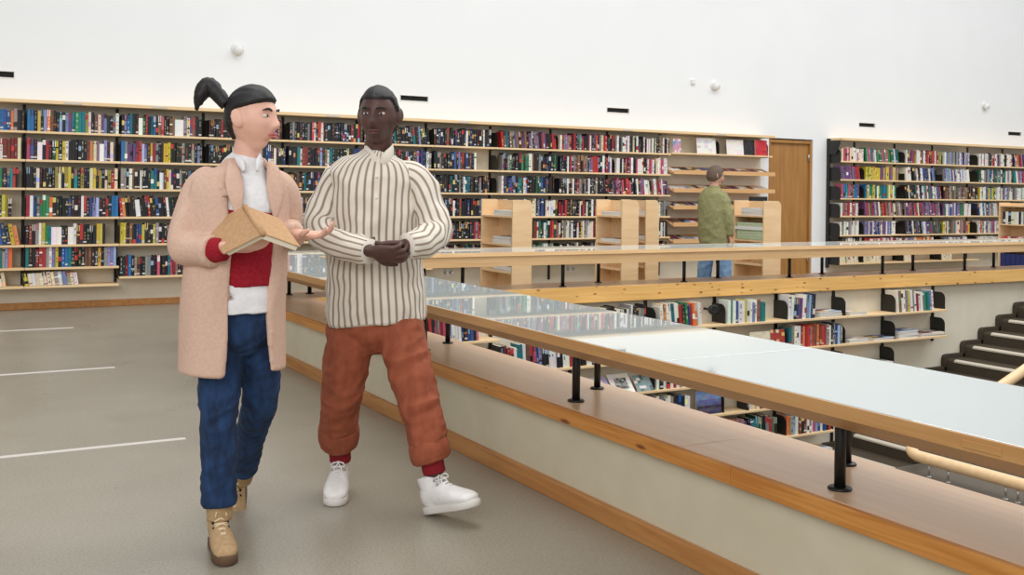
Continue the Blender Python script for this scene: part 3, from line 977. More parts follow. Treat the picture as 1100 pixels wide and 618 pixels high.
# face-out items
panel(9.98, 12.15, 1.923, 0.36, 0.235, (236, 233, 228), [(214, 212, 212), (228, 225, 222)], 'white printed card stood on the shelf above the green jacket', 'display_card', 'card', 0.12)
panel(10.55, 12.15, 1.923, 0.33, 0.225, (238, 232, 228), [(236, 228, 224)], 'plain white card beside the black bracket above the magazine trays', 'display_card', 'card', 0.12)
panel(9.53, 12.14, 1.923, 0.14, 0.2, (200, 150, 170), [(90, 150, 210), (230, 220, 220)], 'pink and blue cover facing out at the start of the magazine rack', 'magazine', 'magazine', 0.06)
panel(10.88, 12.16, 1.923, 0.22, 0.235, (34, 34, 36), [(44, 44, 46)], 'black cover facing out beside a red one', 'display_book', 'book', 0.06)
panel(11.1, 12.14, 1.923, 0.24, 0.235, (196, 44, 54), [(180, 40, 50), (204, 60, 66)], 'red cover facing out at the end of the magazine rack shelf', 'display_book', 'book', 0.06)
panel(7.64, 8.39, LZ[1] + 0.001, 0.28, 0.2, (232, 222, 196), [(224, 212, 186)], 'cream cover facing out on the second shelf below the ledge', 'display_book', 'book', 0.1)
panel(7.93, 8.39, LZ[1] + 0.001, 0.2, 0.21, (170, 60, 50), [(226, 190, 120), (120, 40, 44), (230, 220, 200)], 'red illustrated cover facing out beside the cream cover', 'display_book', 'book', 0.1)
panel(7.32, 8.39, LZ[1] + 0.001, 0.1, 0.2, (236, 232, 226), [(220, 214, 206)], 'narrow white booklet beside the black bracket on the second shelf', 'booklet', 'booklet', 0.1)
panel(6.95, 8.42, LZ[3] + 0.001, 0.33, 0.24, (84, 104, 150), [(60, 66, 100), (120, 150, 200), (90, 80, 110), (50, 44, 66)], 'blue landscape picture cover propped on the lower floor shelf', 'picture_book', 'book', 0.08, 9, 8, bands=[(62, 58, 86), (84, 74, 104), (58, 54, 80), (92, 96, 140), (100, 112, 164), (122, 146, 196), (134, 160, 208), (120, 148, 200)])
panel(5.62, 8.38, LZ[2] + 0.001, 0.26, 0.2, (180, 172, 214), [(220, 214, 236)], 'lavender leaflet lying back on the third shelf', 'leaflet', 'leaflet', 0.75)
fm = thing('framed_card', 'white framed card lying back on the third lower shelf', 'card', (5.92, 8.38, LZ[2]))
a_ = panel(5.90, 8.38, LZ[2] + 0.001, 0.25, 0.22, (238, 236, 230), [(238, 236, 230)], None, 'frame', None, 0.75)
b_ = panel(5.955, 8.403, LZ[2] + 0.042, 0.14, 0.12, (120, 124, 120), [(60, 64, 66), (170, 170, 160)], None, 'print', None, 0.75)
for q in (a_, b_):
    q.parent = fm
    q.matrix_parent_inverse = Matrix.Translation(-wloc(fm))
panel(6.18, 8.38, LZ[2] + 0.001, 0.2, 0.18, (120, 140, 140), [(220, 216, 206), (70, 90, 96)], 'small green-grey booklet next to the framed card', 'booklet', 'booklet', 0.7)
# round black fixture on the lower wall
fx = thing('wall_spotlight', 'round black fixture on the wall between two groups of lower books', 'lamp', (7.2, LW, 0.14))
MB().tube([(7.2, LW - 0.002, 0.13), (7.2, LW - 0.12, 0.13)], 0.012).build('arm', M['black'], fx)
MB().lathe([(0.02, -0.04), (0.05, -0.03), (0.056, 0.02), (0.05, 0.035), (0.03, 0.03)], (7.2, LW - 0.15, 0.13), axis=(-0.3, -1, 0.1)).build('head', M['black'], fx)

# ------------------------------------------------------------------ birch display cases between ledge and wall
def case(x0, x1, y0, y1, h, shelves, label, rl=False, rr_=True):
    """tall narrow case: open side faces -x, solid end panel faces the stairwell, rounded upper corner on the panel"""
    t = thing('display_case', label, 'bookcase', ((x0 + x1) / 2, (y0 + y1) / 2, 0), 'birch display cases behind the far ledge')
    T = 0.022
    r = 0.07
    def endpan(ya, yb):
        poly = [(x0, 0.0), (x1, 0.0), (x1, h - r)]
        poly += [(x1 - r + r * math.cos(a), h - r + r * math.sin(a)) for a in [k * math.pi / 12 for k in range(1, 7)]]
        poly += [(x0 + 0.005, h), (x0, h - 0.005)]
        MB().prism(poly, 'y', ya, yb, 0.002).build('end_panel', M['birch'], t)
    endpan(y0, y0 + T)
    endpan(y1 - T, y1)
    MB().box(x1 - 0.03, x1 - 0.012, y0 + T, y1 - T, 0.06, h - 0.006, 0.001).build('back_panel', M['birch'], t)
    for z in shelves:
        MB().box(x0 + 0.004, x1 - 0.03, y0 + T, y1 - T, z - T, z, 0.002).build('shelf', M['birch'], t)
    return t
cs = [0.12, 0.425, 0.735, 1.055]
case(5.773, 6.026, 10.2, 10.96, 1.238, cs, 'birch display case nearest the striped shirt, behind the far ledge')
case(7.262, 7.506, 10.2, 10.76, 1.245, cs, 'birch display case in the middle of the row, larger of a close pair')
case(7.80, 8.0, 10.45, 11.0, 1.245, cs, 'narrow birch display case just behind the middle one')
case(9.489, 9.789, 10.2, 10.78, 1.248, cs, 'birch display case with green journals beside the person in green')
case(15.3, 15.62, 10.05, 11.0, 1.245, [0.12, 0.5, 0.9, 1.2], 'birch case with dark blue binders near the far bookcase')
gC = 'papers in the birch cases'
for x, y, z, n, lab in ((5.8, 10.28, 1.055, 3, 'on top shelf of the first birch case'), (5.8, 10.30, 0.735, 4, 'on middle shelf of the first birch case'), (5.8, 10.28, 0.425, 3, 'low in the first birch case'),
                        (7.29, 10.26, 1.055, 2, 'on top of the middle birch case'), (7.29, 10.26, 0.735, 2, 'in the middle birch case'),
                        (7.82, 10.5, 1.055, 3, 'in the narrow birch case, upper'), (7.82, 10.5, 0.735, 4, 'in the narrow birch case, lower'), (9.51, 10.25, 1.055, 5, 'above the green journals')):
    stack(x, y, z, n, 0.14 if 'narrow' in lab else 0.17, 0.42 if n != 5 else 0.4, lab, gC, ('white', 'blue', 'beige') if n > 2 else ('white', 'black'), 0.018)
k = 0
for z, h in ((0.735, 0.24), (0.425, 0.28)):
    pass
for sh, (z, h) in enumerate(((0.64 + 0.098, 0.22),)):
    y = 10.235
    for i in range(14):
        wj = 0.034
        v, f, c, base = book_geo(wj, h if i % 5 else h * 0.96, 0.17, 'e')
        c = [jit((172, 190, 150), 8) if not (q % 7 == 3) else (222, 226, 212) for q in range(len(c))]
        v = [(yy, -xx, zz) for xx, yy, zz in v]          # spine towards -x
        o = link('journal', col_mesh('journal', v, f, c), M['print'])
        o.location = (9.505, y + wj, z + 0.001)
        tag(o, 'pale green journal, %s from the end panel in the birch case' % ORD[i + 1], 'journal', 'pale green journals in the birch case')
        y += wj + 0.0015
# white rail across the journals
tag(MB().box(9.492, 9.5, 10.225, 10.755, 0.865, 0.905, 0.002).build('retaining_strip', M['whitep']), 'white strip across the pale green journals in the birch case', 'strip')
# screen behind the case
sc2 = thing('monitor', 'small dark screen just above the birch case with green journals', 'screen', (10.0, 11.0, 0))
MB().box(9.98, 10.3, 11.0, 11.03, 1.08, 1.3, 0.006).build('panel', M['plate'], sc2)
MB().tube([(10.14, 11.02, 0.02), (10.14, 11.02, 1.1)], 0.02).build('stand', M['black'], sc2)
MB().lathe([(0.14, 0.0), (0.14, 0.012), (0.03, 0.02)], (10.14, 11.02, 0)).build('base', M['black'], sc2)
# binders and books in the farthest case
for i in range(6):
    y = 10.98 - 0.09 * (i + 1)
    v, f, c, base = book_geo(0.084, 0.3, 0.24, 'b')
    c = [jit((40, 52, 108), 5) for q in c]
    v = [(yy, -xx, zz) for xx, yy, zz in v]
    o = link('binder', col_mesh('binder', v, f, c), M['print'])
    o.location = (15.32, y + 0.084, 0.121)
    tag(o, 'dark blue binder, %s from the far end of the birch case' % ORD[i + 1], 'binder', 'dark blue binders')
for sh, (z, pal) in enumerate(((0.9, 'kwkwcwkwGc'), (0.5, 'mrwrrmwcrm'))):
    y = 10.94
    for i, ch in enumerate(pal):
        w_ = rnd.uniform(0.03, 0.05)
        v, f, c, base = book_geo(w_, 0.2, 0.16, ch)
        v = [(yy, -xx, zz) for xx, yy, zz in v]
        o = link('catalogue', col_mesh('catalogue', v, f, c), M['print'])
        o.location = (15.33, y, z + 0.001)
        tag(o, '%s catalogue, %s along the %s shelf of the far birch case' % (NAMES[ch], ORD[i + 1], ('upper', 'middle')[sh]), 'catalogue', 'catalogues in the far birch case')
        y -= w_ + 0.002

# ------------------------------------------------------------------ people
RT = V((math.cos(math.radians(29.45)), -math.sin(math.radians(29.45)), 0))     # across the walkway view
FT = V((-math.sin(math.radians(29.45)), -math.cos(math.radians(29.45)), 0))    # along the walk, towards where the couple is heading
UP = V((0, 0, 1))

def mixdir(r, f, u=0.0):
    return (RT * r + FT * f + UP * u).normalized()

def cloth_mat(name, rgb, var=10, nscale=60, rough=0.9, bump=0.25):
    return noisy(name, rgb, tuple(min(255, v + var) for v in rgb), nscale=nscale, rough=rough, bump=bump, spec=0.2)

M['skin_fair'] = noisy('fair_skin', (222, 172, 150), (232, 184, 164), nscale=20, rough=0.5)
M['skin_dark'] = noisy('dark_skin', (74, 48, 42), (88, 58, 50), nscale=20, rough=0.45)
M['skin_mid'] = noisy('mid_skin', (200, 150, 128), (212, 162, 140), nscale=20, rough=0.5)
M['hair_black'] = noisy('black_hair', (17, 14, 15), (28, 24, 25), scale=(1, 1, 6), nscale=40, rough=0.55, bump=0.2)
M['hair_brown'] = noisy('brown_hair', (84, 66, 54), (100, 80, 66), scale=(1, 1, 6), nscale=40, rough=0.6, bump=0.3)
M['coat'] = cloth_mat('beige_wool', (207, 174, 155), 8, 90)
M['sweater'] = cloth_mat('dark_red_knit', (146, 24, 38), 12, 120)
M['white_cloth'] = cloth_mat('white_cotton', (228, 228, 230), 8, 60)
M['denim'] = noisy('blue_denim', (15, 38, 70), (28, 62, 106), scale=(1, 1, 0.4), nscale=28, rough=0.85, bump=0.2)
M['denim_light'] = noisy('light_denim', (104, 140, 180), (130, 164, 200), scale=(1, 1, 0.4), nscale=20, rough=0.85, bump=0.2)
M['rust'] = noisy('rust_corduroy', (140, 70, 44), (158, 84, 56), scale=(1, 1, 0.5), nscale=26, rough=0.85, bump=0.25)
M['red_sock'] = cloth_mat('red_sock', (128, 28, 36), 10, 150)
M['olive'] = cloth_mat('olive_cotton', (134, 132, 92), 12, 40)
M['suede'] = cloth_mat('tan_suede', (176, 146, 108), 14, 60)
M['lace'] = new_mat('lace', (228, 208, 172), 0.8)
M['sole_brown'] = new_mat('brown_rubber', (96, 72, 50), 0.7)
M['leather_white'] = noisy('white_leather', (228, 226, 224), (238, 236, 234), nscale=30, rough=0.45, bump=0.1)
M['sole_white'] = new_mat('white_rubber', (216, 212, 206), 0.6)
M['eye_white'] = new_mat('eye_white', (226, 220, 214), 0.2)
M['iris'] = new_mat('iris', (48, 34, 28), 0.2)
M['lip_fair'] = new_mat('lip_fair', (190, 104, 98), 0.45)
M['lip_dark'] = new_mat('lip_dark', (96, 54, 52), 0.45)
M['book_tan'] = cloth_mat('tan_book_cloth', (186, 148, 110), 10, 60)
M['paper'] = new_mat('paper_edges', (232, 222, 200), 0.8)

# striped shirting: stripes follow the uv across each panel
m = new_mat('striped_shirting', (212, 204, 192), 0.9, 0, 0.2)
b = m.node_tree.nodes['Principled BSDF']
uvn = nd(m, 'ShaderNodeUVMap')
sp = nd(m, 'ShaderNodeSeparateXYZ')
lk(m, uvn.outputs[0], sp.inputs[0])
sn = nd(m, 'ShaderNodeMath', operation='MULTIPLY')
sn.inputs[1].default_value = 2 * math.pi
si = nd(m, 'ShaderNodeMath', operation='SINE')
lk(m, sp.outputs[0], sn.inputs[0])
lk(m, sn.outputs[0], si.inputs[0])
cr = nd(m, 'ShaderNodeValToRGB')
cr.color_ramp.elements[0].position = 0.62
cr.color_ramp.elements[1].position = 0.92
cr.color_ramp.elements[0].color = (*lin((226, 218, 206)), 1)
cr.color_ramp.elements[1].color = (*lin((150, 134, 118)), 1)
mr = nd(m, 'ShaderNodeMapRange')
mr.inputs['From Min'].default_value = -1
lk(m, si.outputs[0], mr.inputs['Value'])
lk(m, mr.outputs[0], cr.inputs['Fac'])
lk(m, cr.outputs['Color'], b.inputs['Base Color'])
M['shirting'] = m

def remeshed(bm, name, mat, parent, voxel=0.007, smooth=3, wrinkle=0.0, wscale=9.0, wdir=None, seed=0.0):
    o_me = bpy.data.meshes.new(name)
    bm.to_mesh(o_me)
    bm.free()
    tmp = bpy.data.objects.new(name, o_me)
    COL.objects.link(tmp)
    r = tmp.modifiers.new('r', 'REMESH')
    r.mode = 'VOXEL'
    r.voxel_size = voxel
    if smooth:
        s_ = tmp.modifiers.new('s', 'SMOOTH')
        s_.iterations = smooth
        s_.factor = 0.5
    dg = bpy.context.evaluated_depsgraph_get()
    dg.update()
    me = bpy.data.meshes.new_from_object(tmp.evaluated_get(dg))
    bpy.data.objects.remove(tmp)
    me.name = name
    if wrinkle:
        ns = [V(v.normal) for v in me.vertices]
        for v, n in zip(me.vertices, ns):
            q = V(v.co)
            if wdir is not None:
                q = q - wdir * (q.dot(wdir) * 0.75)          # folds run along wdir
            a = noise.noise(q * wscale + V((seed, 0, 0)))
            b2 = noise.noise(q * wscale * 2.3 + V((0, seed, 3)))
            v.co = v.co + n * wrinkle * (1 - 2 * abs(a) + 0.5 * b2)
    for p in me.polygons:
        p.use_smooth = True
    me.materials.clear()
    return link(name, me, mat, parent)

def smooth_obj(bm, name, mat, parent, wrinkle=0.0, wscale=9.0, seed=0.0):
    me = bpy.data.meshes.new(name)
    if wrinkle:
        bm.normal_update()
        ns = {v: V(v.normal) for v in bm.verts}
        for v in bm.verts:
            a = noise.noise(v.co * wscale + V((seed, 0, 0)))
            b2 = noise.noise(v.co * wscale * 2.2 + V((0, seed, 3)))
            v.co = v.co + ns[v] * wrinkle * (1 - 2 * abs(a) + 0.5 * b2)
    bm.to_mesh(me)
    bm.free()
    for p in me.polygons:
        p.use_smooth = True
    return link(name, me, mat, parent)

def frame(fwd, up=UP):
    f = V(fwd).normalized()
    r = f.cross(V(up)).normalized()
    u = r.cross(f).normalized()
    return r, f, u

def g2(a, b_):
    return math.exp(-(a * a + b_ * b_))

def head_point(d, H, male=False):
    """surface of a head in its own axes: x to its right, y forward, z up; d a unit direction"""
    k = H / 0.235
    x, y, z = d.x * 0.075, d.y * 0.096, d.z * 0.1175
    t = max(0.0, min(1.0, (-d.z - 0.05) / 0.95))
    t = t * t * (3 - 2 * t)
    x *= 1 - (0.30 if male else 0.38) * t
    if d.y < 0:
        y *= 1 - 0.5 * t
        y -= 0.008 * max(0, d.z) * -d.y
    else:
        y *= 1 - 0.06 * t
        y = y - 0.10 * max(0.0, y - 0.075)
    fr_ = max(0.0, d.y) ** 0.6
    ax = abs(x)
    y += fr_ * (0.025 * g2(x / 0.014, (z + 0.022) / 0.016) + 0.013 * g2(x / 0.010, (z - 0.004) / 0.026))
    y += fr_ * 0.008 * g2((ax - 0.012) / 0.008, (z + 0.028) / 0.008)
    y -= fr_ * 0.010 * g2((ax - 0.031) / 0.015, (z - 0.014) / 0.012)
    y += fr_ * 0.005 * g2(x / 0.05, (z - 0.034) / 0.010)
    y += fr_ * (0.007 * g2(x / 0.022, (z + 0.050) / 0.006) + 0.008 * g2(x / 0.020, (z + 0.063) / 0.007))
    y -= fr_ * 0.006 * g2(x / 0.024, (z + 0.077) / 0.008)
    y += fr_ * 0.008 * g2(x / 0.022, (z + 0.100) / 0.014)
    y += fr_ * 0.005 * g2((ax - 0.042) / 0.018, (z + 0.018) / 0.02)
    return V((x, y, z)) * k

def sphere_dirs(nu=56, nv=44):
    rows = []
    for j in range(1, nv):
        ph = math.pi * j / nv
        rows.append([V((math.sin(ph) * math.sin(2 * math.pi * i / nu), math.sin(ph) * math.cos(2 * math.pi * i / nu), math.cos(ph))) for i in range(nu)])
    return rows

def closed_grid(bm, rows, top, bot):
    vr = [[bm.verts.new(p) for p in r] for r in rows]
    vt, vb = bm.verts.new(top), bm.verts.new(bot)
    n = len(rows[0])
    fs = []
    for a, b_ in zip(vr, vr[1:]):
        for i in range(n):
            fs.append(bm.faces.new((a[i], b_[i], b_[(i + 1) % n], a[(i + 1) % n])))
    for i in range(n):
        fs.append(bm.faces.new((vt, vr[0][i], vr[0][(i + 1) % n])))
        fs.append(bm.faces.new((vb, vr[-1][(i + 1) % n], vr[-1][i])))
    bmesh.ops.recalc_face_normals(bm, faces=fs)

def head(bm, c, fwd, up, H, male=False):
    r, f, u = frame(fwd, up)
    T = lambda q: V(c) + r * q.x + f * q.y + u * q.z
    rows = [[T(head_point(d, H, male)) for d in row_] for row_ in sphere_dirs()]
    closed_grid(bm, rows, T(head_point(V((0, 0, 1)), H)), T(head_point(V((0, 0, -1)), H)))
    k = H / 0.235
    for s_ in (-1, 1):                                  # ears
        rw = [[T((V((s_ * 0.077 + 0.011 * d.x, -0.008 + 0.021 * d.y - 0.006 * d.z, 0.002 + 0.036 * d.z)) + V((s_ * 0.015 * max(0, -d.y), 0, 0))) * k) for d in row_] for row_ in sphere_dirs(14, 10)]
        closed_grid(bm, rw, T(V((s_ * 0.080, -0.014, 0.038)) * k), T(V((s_ * 0.080, -0.002, -0.034)) * k))
    return T, k

def face_details(T, k, root, lip, brow, H, male=False):
    for s_ in (-1, 1):
        e = MB()
        rw = [[T(V((s_ * 0.031 + 0.0125 * d.x, 0.0755 + 0.0125 * d.y, 0.0125 + 0.0058 * d.z)) * k) for d in row_] for row_ in sphere_dirs(16, 12)]
        closed_grid(e.bm, rw, T(V((s_ * 0.031, 0.0755, 0.0183)) * k), T(V((s_ * 0.031, 0.0755, 0.0067)) * k))
        eo = e.build('eye', M['eye_white'], root, True)
        e = MB()
        rw = [[T(V((s_ * 0.031 + 0.0055 * d.x, 0.0858 + 0.0032 * d.y, 0.0127 + 0.0052 * d.z)) * k) for d in row_] for row_ in sphere_dirs(12, 8)]
        closed_grid(e.bm, rw, T(V((s_ * 0.031, 0.0858, 0.0179)) * k), T(V((s_ * 0.031, 0.0858, 0.0075)) * k))
        e.build('iris', M['iris'], eo, True)
        e = MB()
        limb(e.bm, [T(V((s_ * 0.014, 0.0925, 0.031)) * k), T(V((s_ * 0.032, 0.091, 0.037)) * k), T(V((s_ * 0.05, 0.078, 0.031)) * k)], [0.0035, 0.0042, 0.0018], UP, 4, 8)
        e.build('eyebrow', brow, root, True)
    e = MB()
    yl = 0.099 if male else 0.098
    limb(e.bm, [T(V((-0.023, yl - 0.013, -0.056)) * k), T(V((-0.010, yl - 0.001, -0.052)) * k), T(V((0, yl, -0.054)) * k), T(V((0.010, yl - 0.001, -0.052)) * k), T(V((0.023, yl - 0.013, -0.056)) * k)], [0.002, 0.0045, 0.005, 0.0045, 0.002], UP, 4, 10)
    limb(e.bm, [T(V((-0.020, yl - 0.012, -0.060)) * k), T(V((0, yl, -0.063)) * k), T(V((0.020, yl - 0.012, -0.060)) * k)], [0.002, 0.006, 0.002], UP, 5, 10)
    e.build('lips', lip, root, True)

def hair_cap(T, H, off, mask, name, mat, root, seed=1.0):
    e = bmesh.new()
    k = H / 0.235
    rows = []
    for row_ in sphere_dirs(72, 54):
        rr_ = []
        for d in row_:
            p = head_point(d, H)
            mk = mask(p / k)
            o = -0.014 + (off + 0.014) * mk
            q = p + d * o
            if mk > 0.5:
                q += d * 0.003 * noise.noise(V((p.x * 70, p.y * 12, p.z * 30)) + V((seed, 0, 0)))
            rr_.append(T(q))
        rows.append(rr_)
    closed_grid(e, rows, T(V((0, 0, 0.1175 * k + off))), T(V((0, 0, -0.1175 * k + 0.014))))
    return smooth_obj(e, name, mat, root)

def ss(a, b_, x):
    t = max(0.0, min(1.0, (x - a) / (b_ - a)))
    return t * t * (3 - 2 * t)

def hand(bm, wrist, d, n, side, curl=(18, 26, 20), L=0.178, thumb=0.75, spread=0.05):
    """palm and five fingers: d towards the fingertips, n out of the palm, side = where the thumb leaves (+1: along d x n)"""
    w = V(wrist)
    d = V(d).normalized()
    n = (V(n) - d * V(n).dot(d)).normalized()
    s_ = d.cross(n).normalized() * side
    k = L / 0.178
    limb(bm, [w - d * 0.03, w, w + d * 0.03 * k, w + d * 0.062 * k, w + d * 0.09 * k], [(0.024, 0.019), (0.026, 0.018), (0.036, 0.016), (0.041, 0.014), (0.039, 0.011)], n, 4, 18, round_ends=0.6)
    for q, (off, ln, base) in enumerate(((0.030, 0.066, 0.086), (0.0105, 0.076, 0.092), (-0.0095, 0.071, 0.089), (-0.0285, 0.056, 0.080))):
        p = w + s_ * off * k + d * (base - 0.016) * k
        dd = (d + s_ * (0.09 - q * 0.06 + (0.5 - q / 3) * spread)).normalized()
        pts = [p, p + d * 0.016 * k]
        a = 0.0
        ax = dd.cross(n)
        for seg, c_ in zip((0.44, 0.31, 0.25), curl):
            a += math.radians(c_ + q * 3)
            step = dd * math.cos(a) + n * math.sin(a)
            pts.append(pts[-1] + step * ln * seg * k)
        limb(bm, pts, [0.0092 * k, 0.0095 * k, 0.0088 * k, 0.008 * k, 0.0062 * k], n, 4, 12, round_ends=0.9)
    p = w + d * 0.022 * k + s_ * 0.024 * k
    td = (d * 0.62 + s_ * thumb + n * 0.35).normalized()
    te = (d * 0.86 + s_ * 0.25 + n * 0.35).normalized()
    limb(bm, [p - td * 0.012, p + td * 0.022 * k, p + td * 0.046 * k, p + td * 0.046 * k + te * 0.026 * k, p + td * 0.046 * k + te * 0.046 * k], [0.012, 0.0135 * k, 0.0115 * k, 0.0105 * k, 0.007 * k], n, 4, 12, round_ends=0.9)

def shoe(root, heel, fwd, up, L, shaft, mat, sole_mat, lace_mat, label=None, name='shoe', heel_h=0.0, wide=1.0):
    """laced high shoe: sole, upper with shaft, tongue-side laces"""
    r, f, u = frame(fwd, up)
    T = lambda x, y, z: V(heel) + r * x + f * y * L / 0.27 + u * z
    up_ = bmesh.new()
    sec = [(0.268, 0.016, 0.014, 0.030), (0.258, 0.034, 0.020, 0.034), (0.235, 0.045, 0.026, 0.040), (0.20, 0.049, 0.033, 0.046), (0.155, 0.047, 0.042, 0.055), (0.11, 0.041, 0.052, 0.066), (0.07, 0.037, 0.056, 0.072), (0.035, 0.036, 0.052, 0.070), (0.008, 0.026, 0.042, 0.064)]
    loft(up_, [T(0, a, c_) for a, _, _, c_ in sec], [(w_ * wide, h_) for _, w_, h_, _ in sec], u, 22)
    limb(up_, [T(0, 0.062, 0.06), T(0, 0.055, 0.10), T(0, 0.05, 0.10 + shaft * 0.5), T(0, 0.048, 0.10 + shaft)], [(0.036, 0.05), (0.039, 0.05), (0.043, 0.051), (0.046, 0.052)], f, 5, 22)
    uo = remeshed(up_, 'upper', mat, None, 0.005, 5)
    sb = bmesh.new()
    out = [(0.0, -0.004), (-0.022, 0.002), (-0.034, 0.02), (-0.037, 0.06), (-0.037, 0.11), (-0.046, 0.17), (-0.049, 0.21), (-0.042, 0.25), (-0.022, 0.274), (0.0, 0.28)]
    out += [(-x * 0.96, y) for x, y in reversed(out[1:-1])]
    for lev in ((0.0, 0.97), (0.006, 1.0), (0.024 + heel_h, 1.0), (0.03 + heel_h, 0.96)):
        pass
    rings = []
    for z, s_ in ((0.0, 0.96), (0.004, 1.0), (0.024 + heel_h, 1.0), (0.03 + heel_h, 0.95)):
        rings.append([sb.verts.new(T(x * s_ * wide, 0.135 + (y - 0.135) * s_, z)) for x, y in out])
    nn = len(out)
    fs = [sb.faces.new(rings[0]), sb.faces.new(rings[-1][::-1])]
    for a, b_ in zip(rings, rings[1:]):
        for i in range(nn):
            fs.append(sb.faces.new((a[i], b_[i], b_[(i + 1) % nn], a[(i + 1) % nn])))
    bmesh.ops.recalc_face_normals(sb, faces=fs)
    so = smooth_obj(sb, 'sole', sole_mat, None)
    lb = bmesh.new()
    inst = [(0.178, 0.086), (0.158, 0.098), (0.138, 0.110), (0.120, 0.124), (0.108, 0.142)]
    if shaft > 0.05:
        inst += [(0.104, 0.162), (0.102, 0.18)]
    for i, (y, z) in enumerate(inst):
        wx = 0.022 if i > 1 else 0.017
        y2, z2 = inst[min(i + 1, len(inst) - 1)]
        limb(lb, [T(-wx, y - 0.008, z - 0.008), T(0, y + 0.003, z + 0.004), T(wx, (y + y2) / 2 - 0.008, (z + z2) / 2 - 0.008)], [0.0032, 0.0036, 0.0032], u, 4, 8)
        limb(lb, [T(wx, y - 0.008, z - 0.008), T(0, y + 0.003, z + 0.0045), T(-wx, (y + y2) / 2 - 0.008, (z + z2) / 2 - 0.008)], [0.0032, 0.0036, 0.0032], u, 4, 8)
    y, z = inst[-1]
    for s_ in (-1, 1):                                    # the bow
        limb(lb, [T(0, y + 0.004, z), T(s_ * 0.02, y + 0.016, z + 0.004), T(s_ * 0.03, y + 0.02, z - 0.012), T(s_ * 0.012, y + 0.016, z - 0.012), T(0, y + 0.006, z)], [0.003] * 5, u, 4, 8)
        limb(lb, [T(0, y + 0.006, z), T(s_ * 0.014, y + 0.02, z - 0.02), T(s_ * 0.02, y + 0.022, z - 0.045)], [0.003] * 3, u, 4, 8)
    lo_ = smooth_obj(lb, 'laces', lace_mat, None)
    rv = MB()
    for i, (y, z) in enumerate(inst):
        for s_ in (-1, 1):
            rv.lathe([(0.005, 0.0), (0.005, 0.003), (0.003, 0.005)], T(s_ * (0.026 if i > 1 else 0.021), y - 0.008, z - 0.014), 10, r * s_ * 0.7 + u * 0.7)
    rvo = rv.build('lace_rivets', M['dark'] if heel_h else M['steel'], None, True)
    uo.name = name
    for q in (so, lo_, rvo):
        q.parent = uo
    uo.parent = root
    uo.matrix_parent_inverse = Matrix.Translation(-wloc(root))
    if label:
        uo['label'] = label
    return uo

def open_shell(bm, centres, radii, a0, ref, t=0.012, seg=40):
    """garment open at the front: rings cover the angle from a0 round the back to -a0"""
    ref = V(ref)
    n = len(centres)
    grid = []
    for i in range(n):
        tan = (centres[min(i + 1, n - 1)] - centres[max(i - 1, 0)]).normalized()
        f = (ref - tan * ref.dot(tan)).normalized()
        s_ = f.cross(UP).normalized()
        o_, in_ = [], []
        A0 = math.radians(a0[i])
        for k in range(seg + 1):
            a = A0 + (2 * math.pi - 2 * A0) * k / seg
            dv = s_ * (math.sin(a) * radii[i][0]) + f * (math.cos(a) * radii[i][1])
            o_.append(bm.verts.new(centres[i] + dv))
            in_.append(bm.verts.new(centres[i] + dv * (1 - t / max(0.03, dv.length))))
        grid.append(o_ + in_[::-1])
    m_ = len(grid[0])
    fs = []
    for a, b_ in zip(grid, grid[1:]):
        for k in range(m_):
            fs.append(bm.faces.new((a[k], a[(k + 1) % m_], b_[(k + 1) % m_], b_[k])))
    for g, flip in ((grid[0], False), (grid[-1], True)):
        for k in range(seg):
            q = (g[k], g[k + 1], g[m_ - 2 - k], g[m_ - 1 - k])
            fs.append(bm.faces.new(q if flip else q[::-1]))
    bmesh.ops.recalc_face_normals(bm, faces=fs)

# ================================================================== the woman
wf = mixdir(0.62, 0.78)                     # chest
hf = mixdir(0.93, 0.36)                     # face turned to the man
root_at = V((1.009, 3.863, 0.011))
bm = bmesh.new()
hc = V((1.06, 3.812, 1.593))
T, k = head(bm, hc, hf, UP, 0.235)
limb(bm, [(1.049, 3.863, 1.365), (1.049, 3.852, 1.447), (1.057, 3.836, 1.522), (1.06, 3.835, 1.563)], [0.062, 0.052, 0.05, 0.05], wf, 5, 20)
limb(bm, [(1.045, 3.888, 0.85), (1.038, 3.869, 1.007), (1.034, 3.861, 1.18), (1.035, 3.86, 1.317), (1.043, 3.867, 1.392)], [(0.13, 0.09), (0.115, 0.08), (0.13, 0.09), (0.145, 0.085), (0.08, 0.06)], wf, 5, 24)
limb(bm, [(0.917, 3.892, 1.37), (0.836, 3.892, 1.241), (0.83, 3.873, 1.141), (0.886, 3.749, 1.127), (0.942, 3.671, 1.14)], [0.04, 0.038, 0.036, 0.032, 0.024], UP, 5, 16)
limb(bm, [(1.181, 3.869, 1.374), (1.222, 3.904, 1.24), (1.216, 3.907, 1.176), (1.21, 3.795, 1.167), (1.212, 3.703, 1.174)], [0.04, 0.038, 0.036, 0.03, 0.024], UP, 5, 16)
limb(bm, [(1.009, 3.909, 0.85), (0.974, 3.883, 0.684), (0.962, 3.855, 0.536), (0.978, 3.892, 0.322), (0.988, 3.921, 0.121)], [0.075, 0.06, 0.05, 0.04, 0.035], wf, 5, 18)
limb(bm, [(1.102, 3.891, 0.847), (1.133, 3.931, 0.7), (1.146, 3.969, 0.534), (1.163, 4.166, 0.348), (1.188, 4.359, 0.142)], [0.075, 0.06, 0.048, 0.036, 0.03], wf, 5, 18)
hand(bm, (0.943, 3.665, 1.14), mixdir(0.95, 0.15, 0.12), mixdir(-0.1, -0.55, 0.8), -1, (22, 30, 24))
hand(bm, (1.215, 3.69, 1.175), mixdir(0.80, 0.45, 0.05), mixdir(0.2, 0.3, 0.9), 1, (14, 22, 16))
woman = remeshed(bm, 'person', M['skin_fair'], None, 0.0048, 2)
tag(woman, 'woman in open beige coat and jeans walking with an open tan book', 'person')
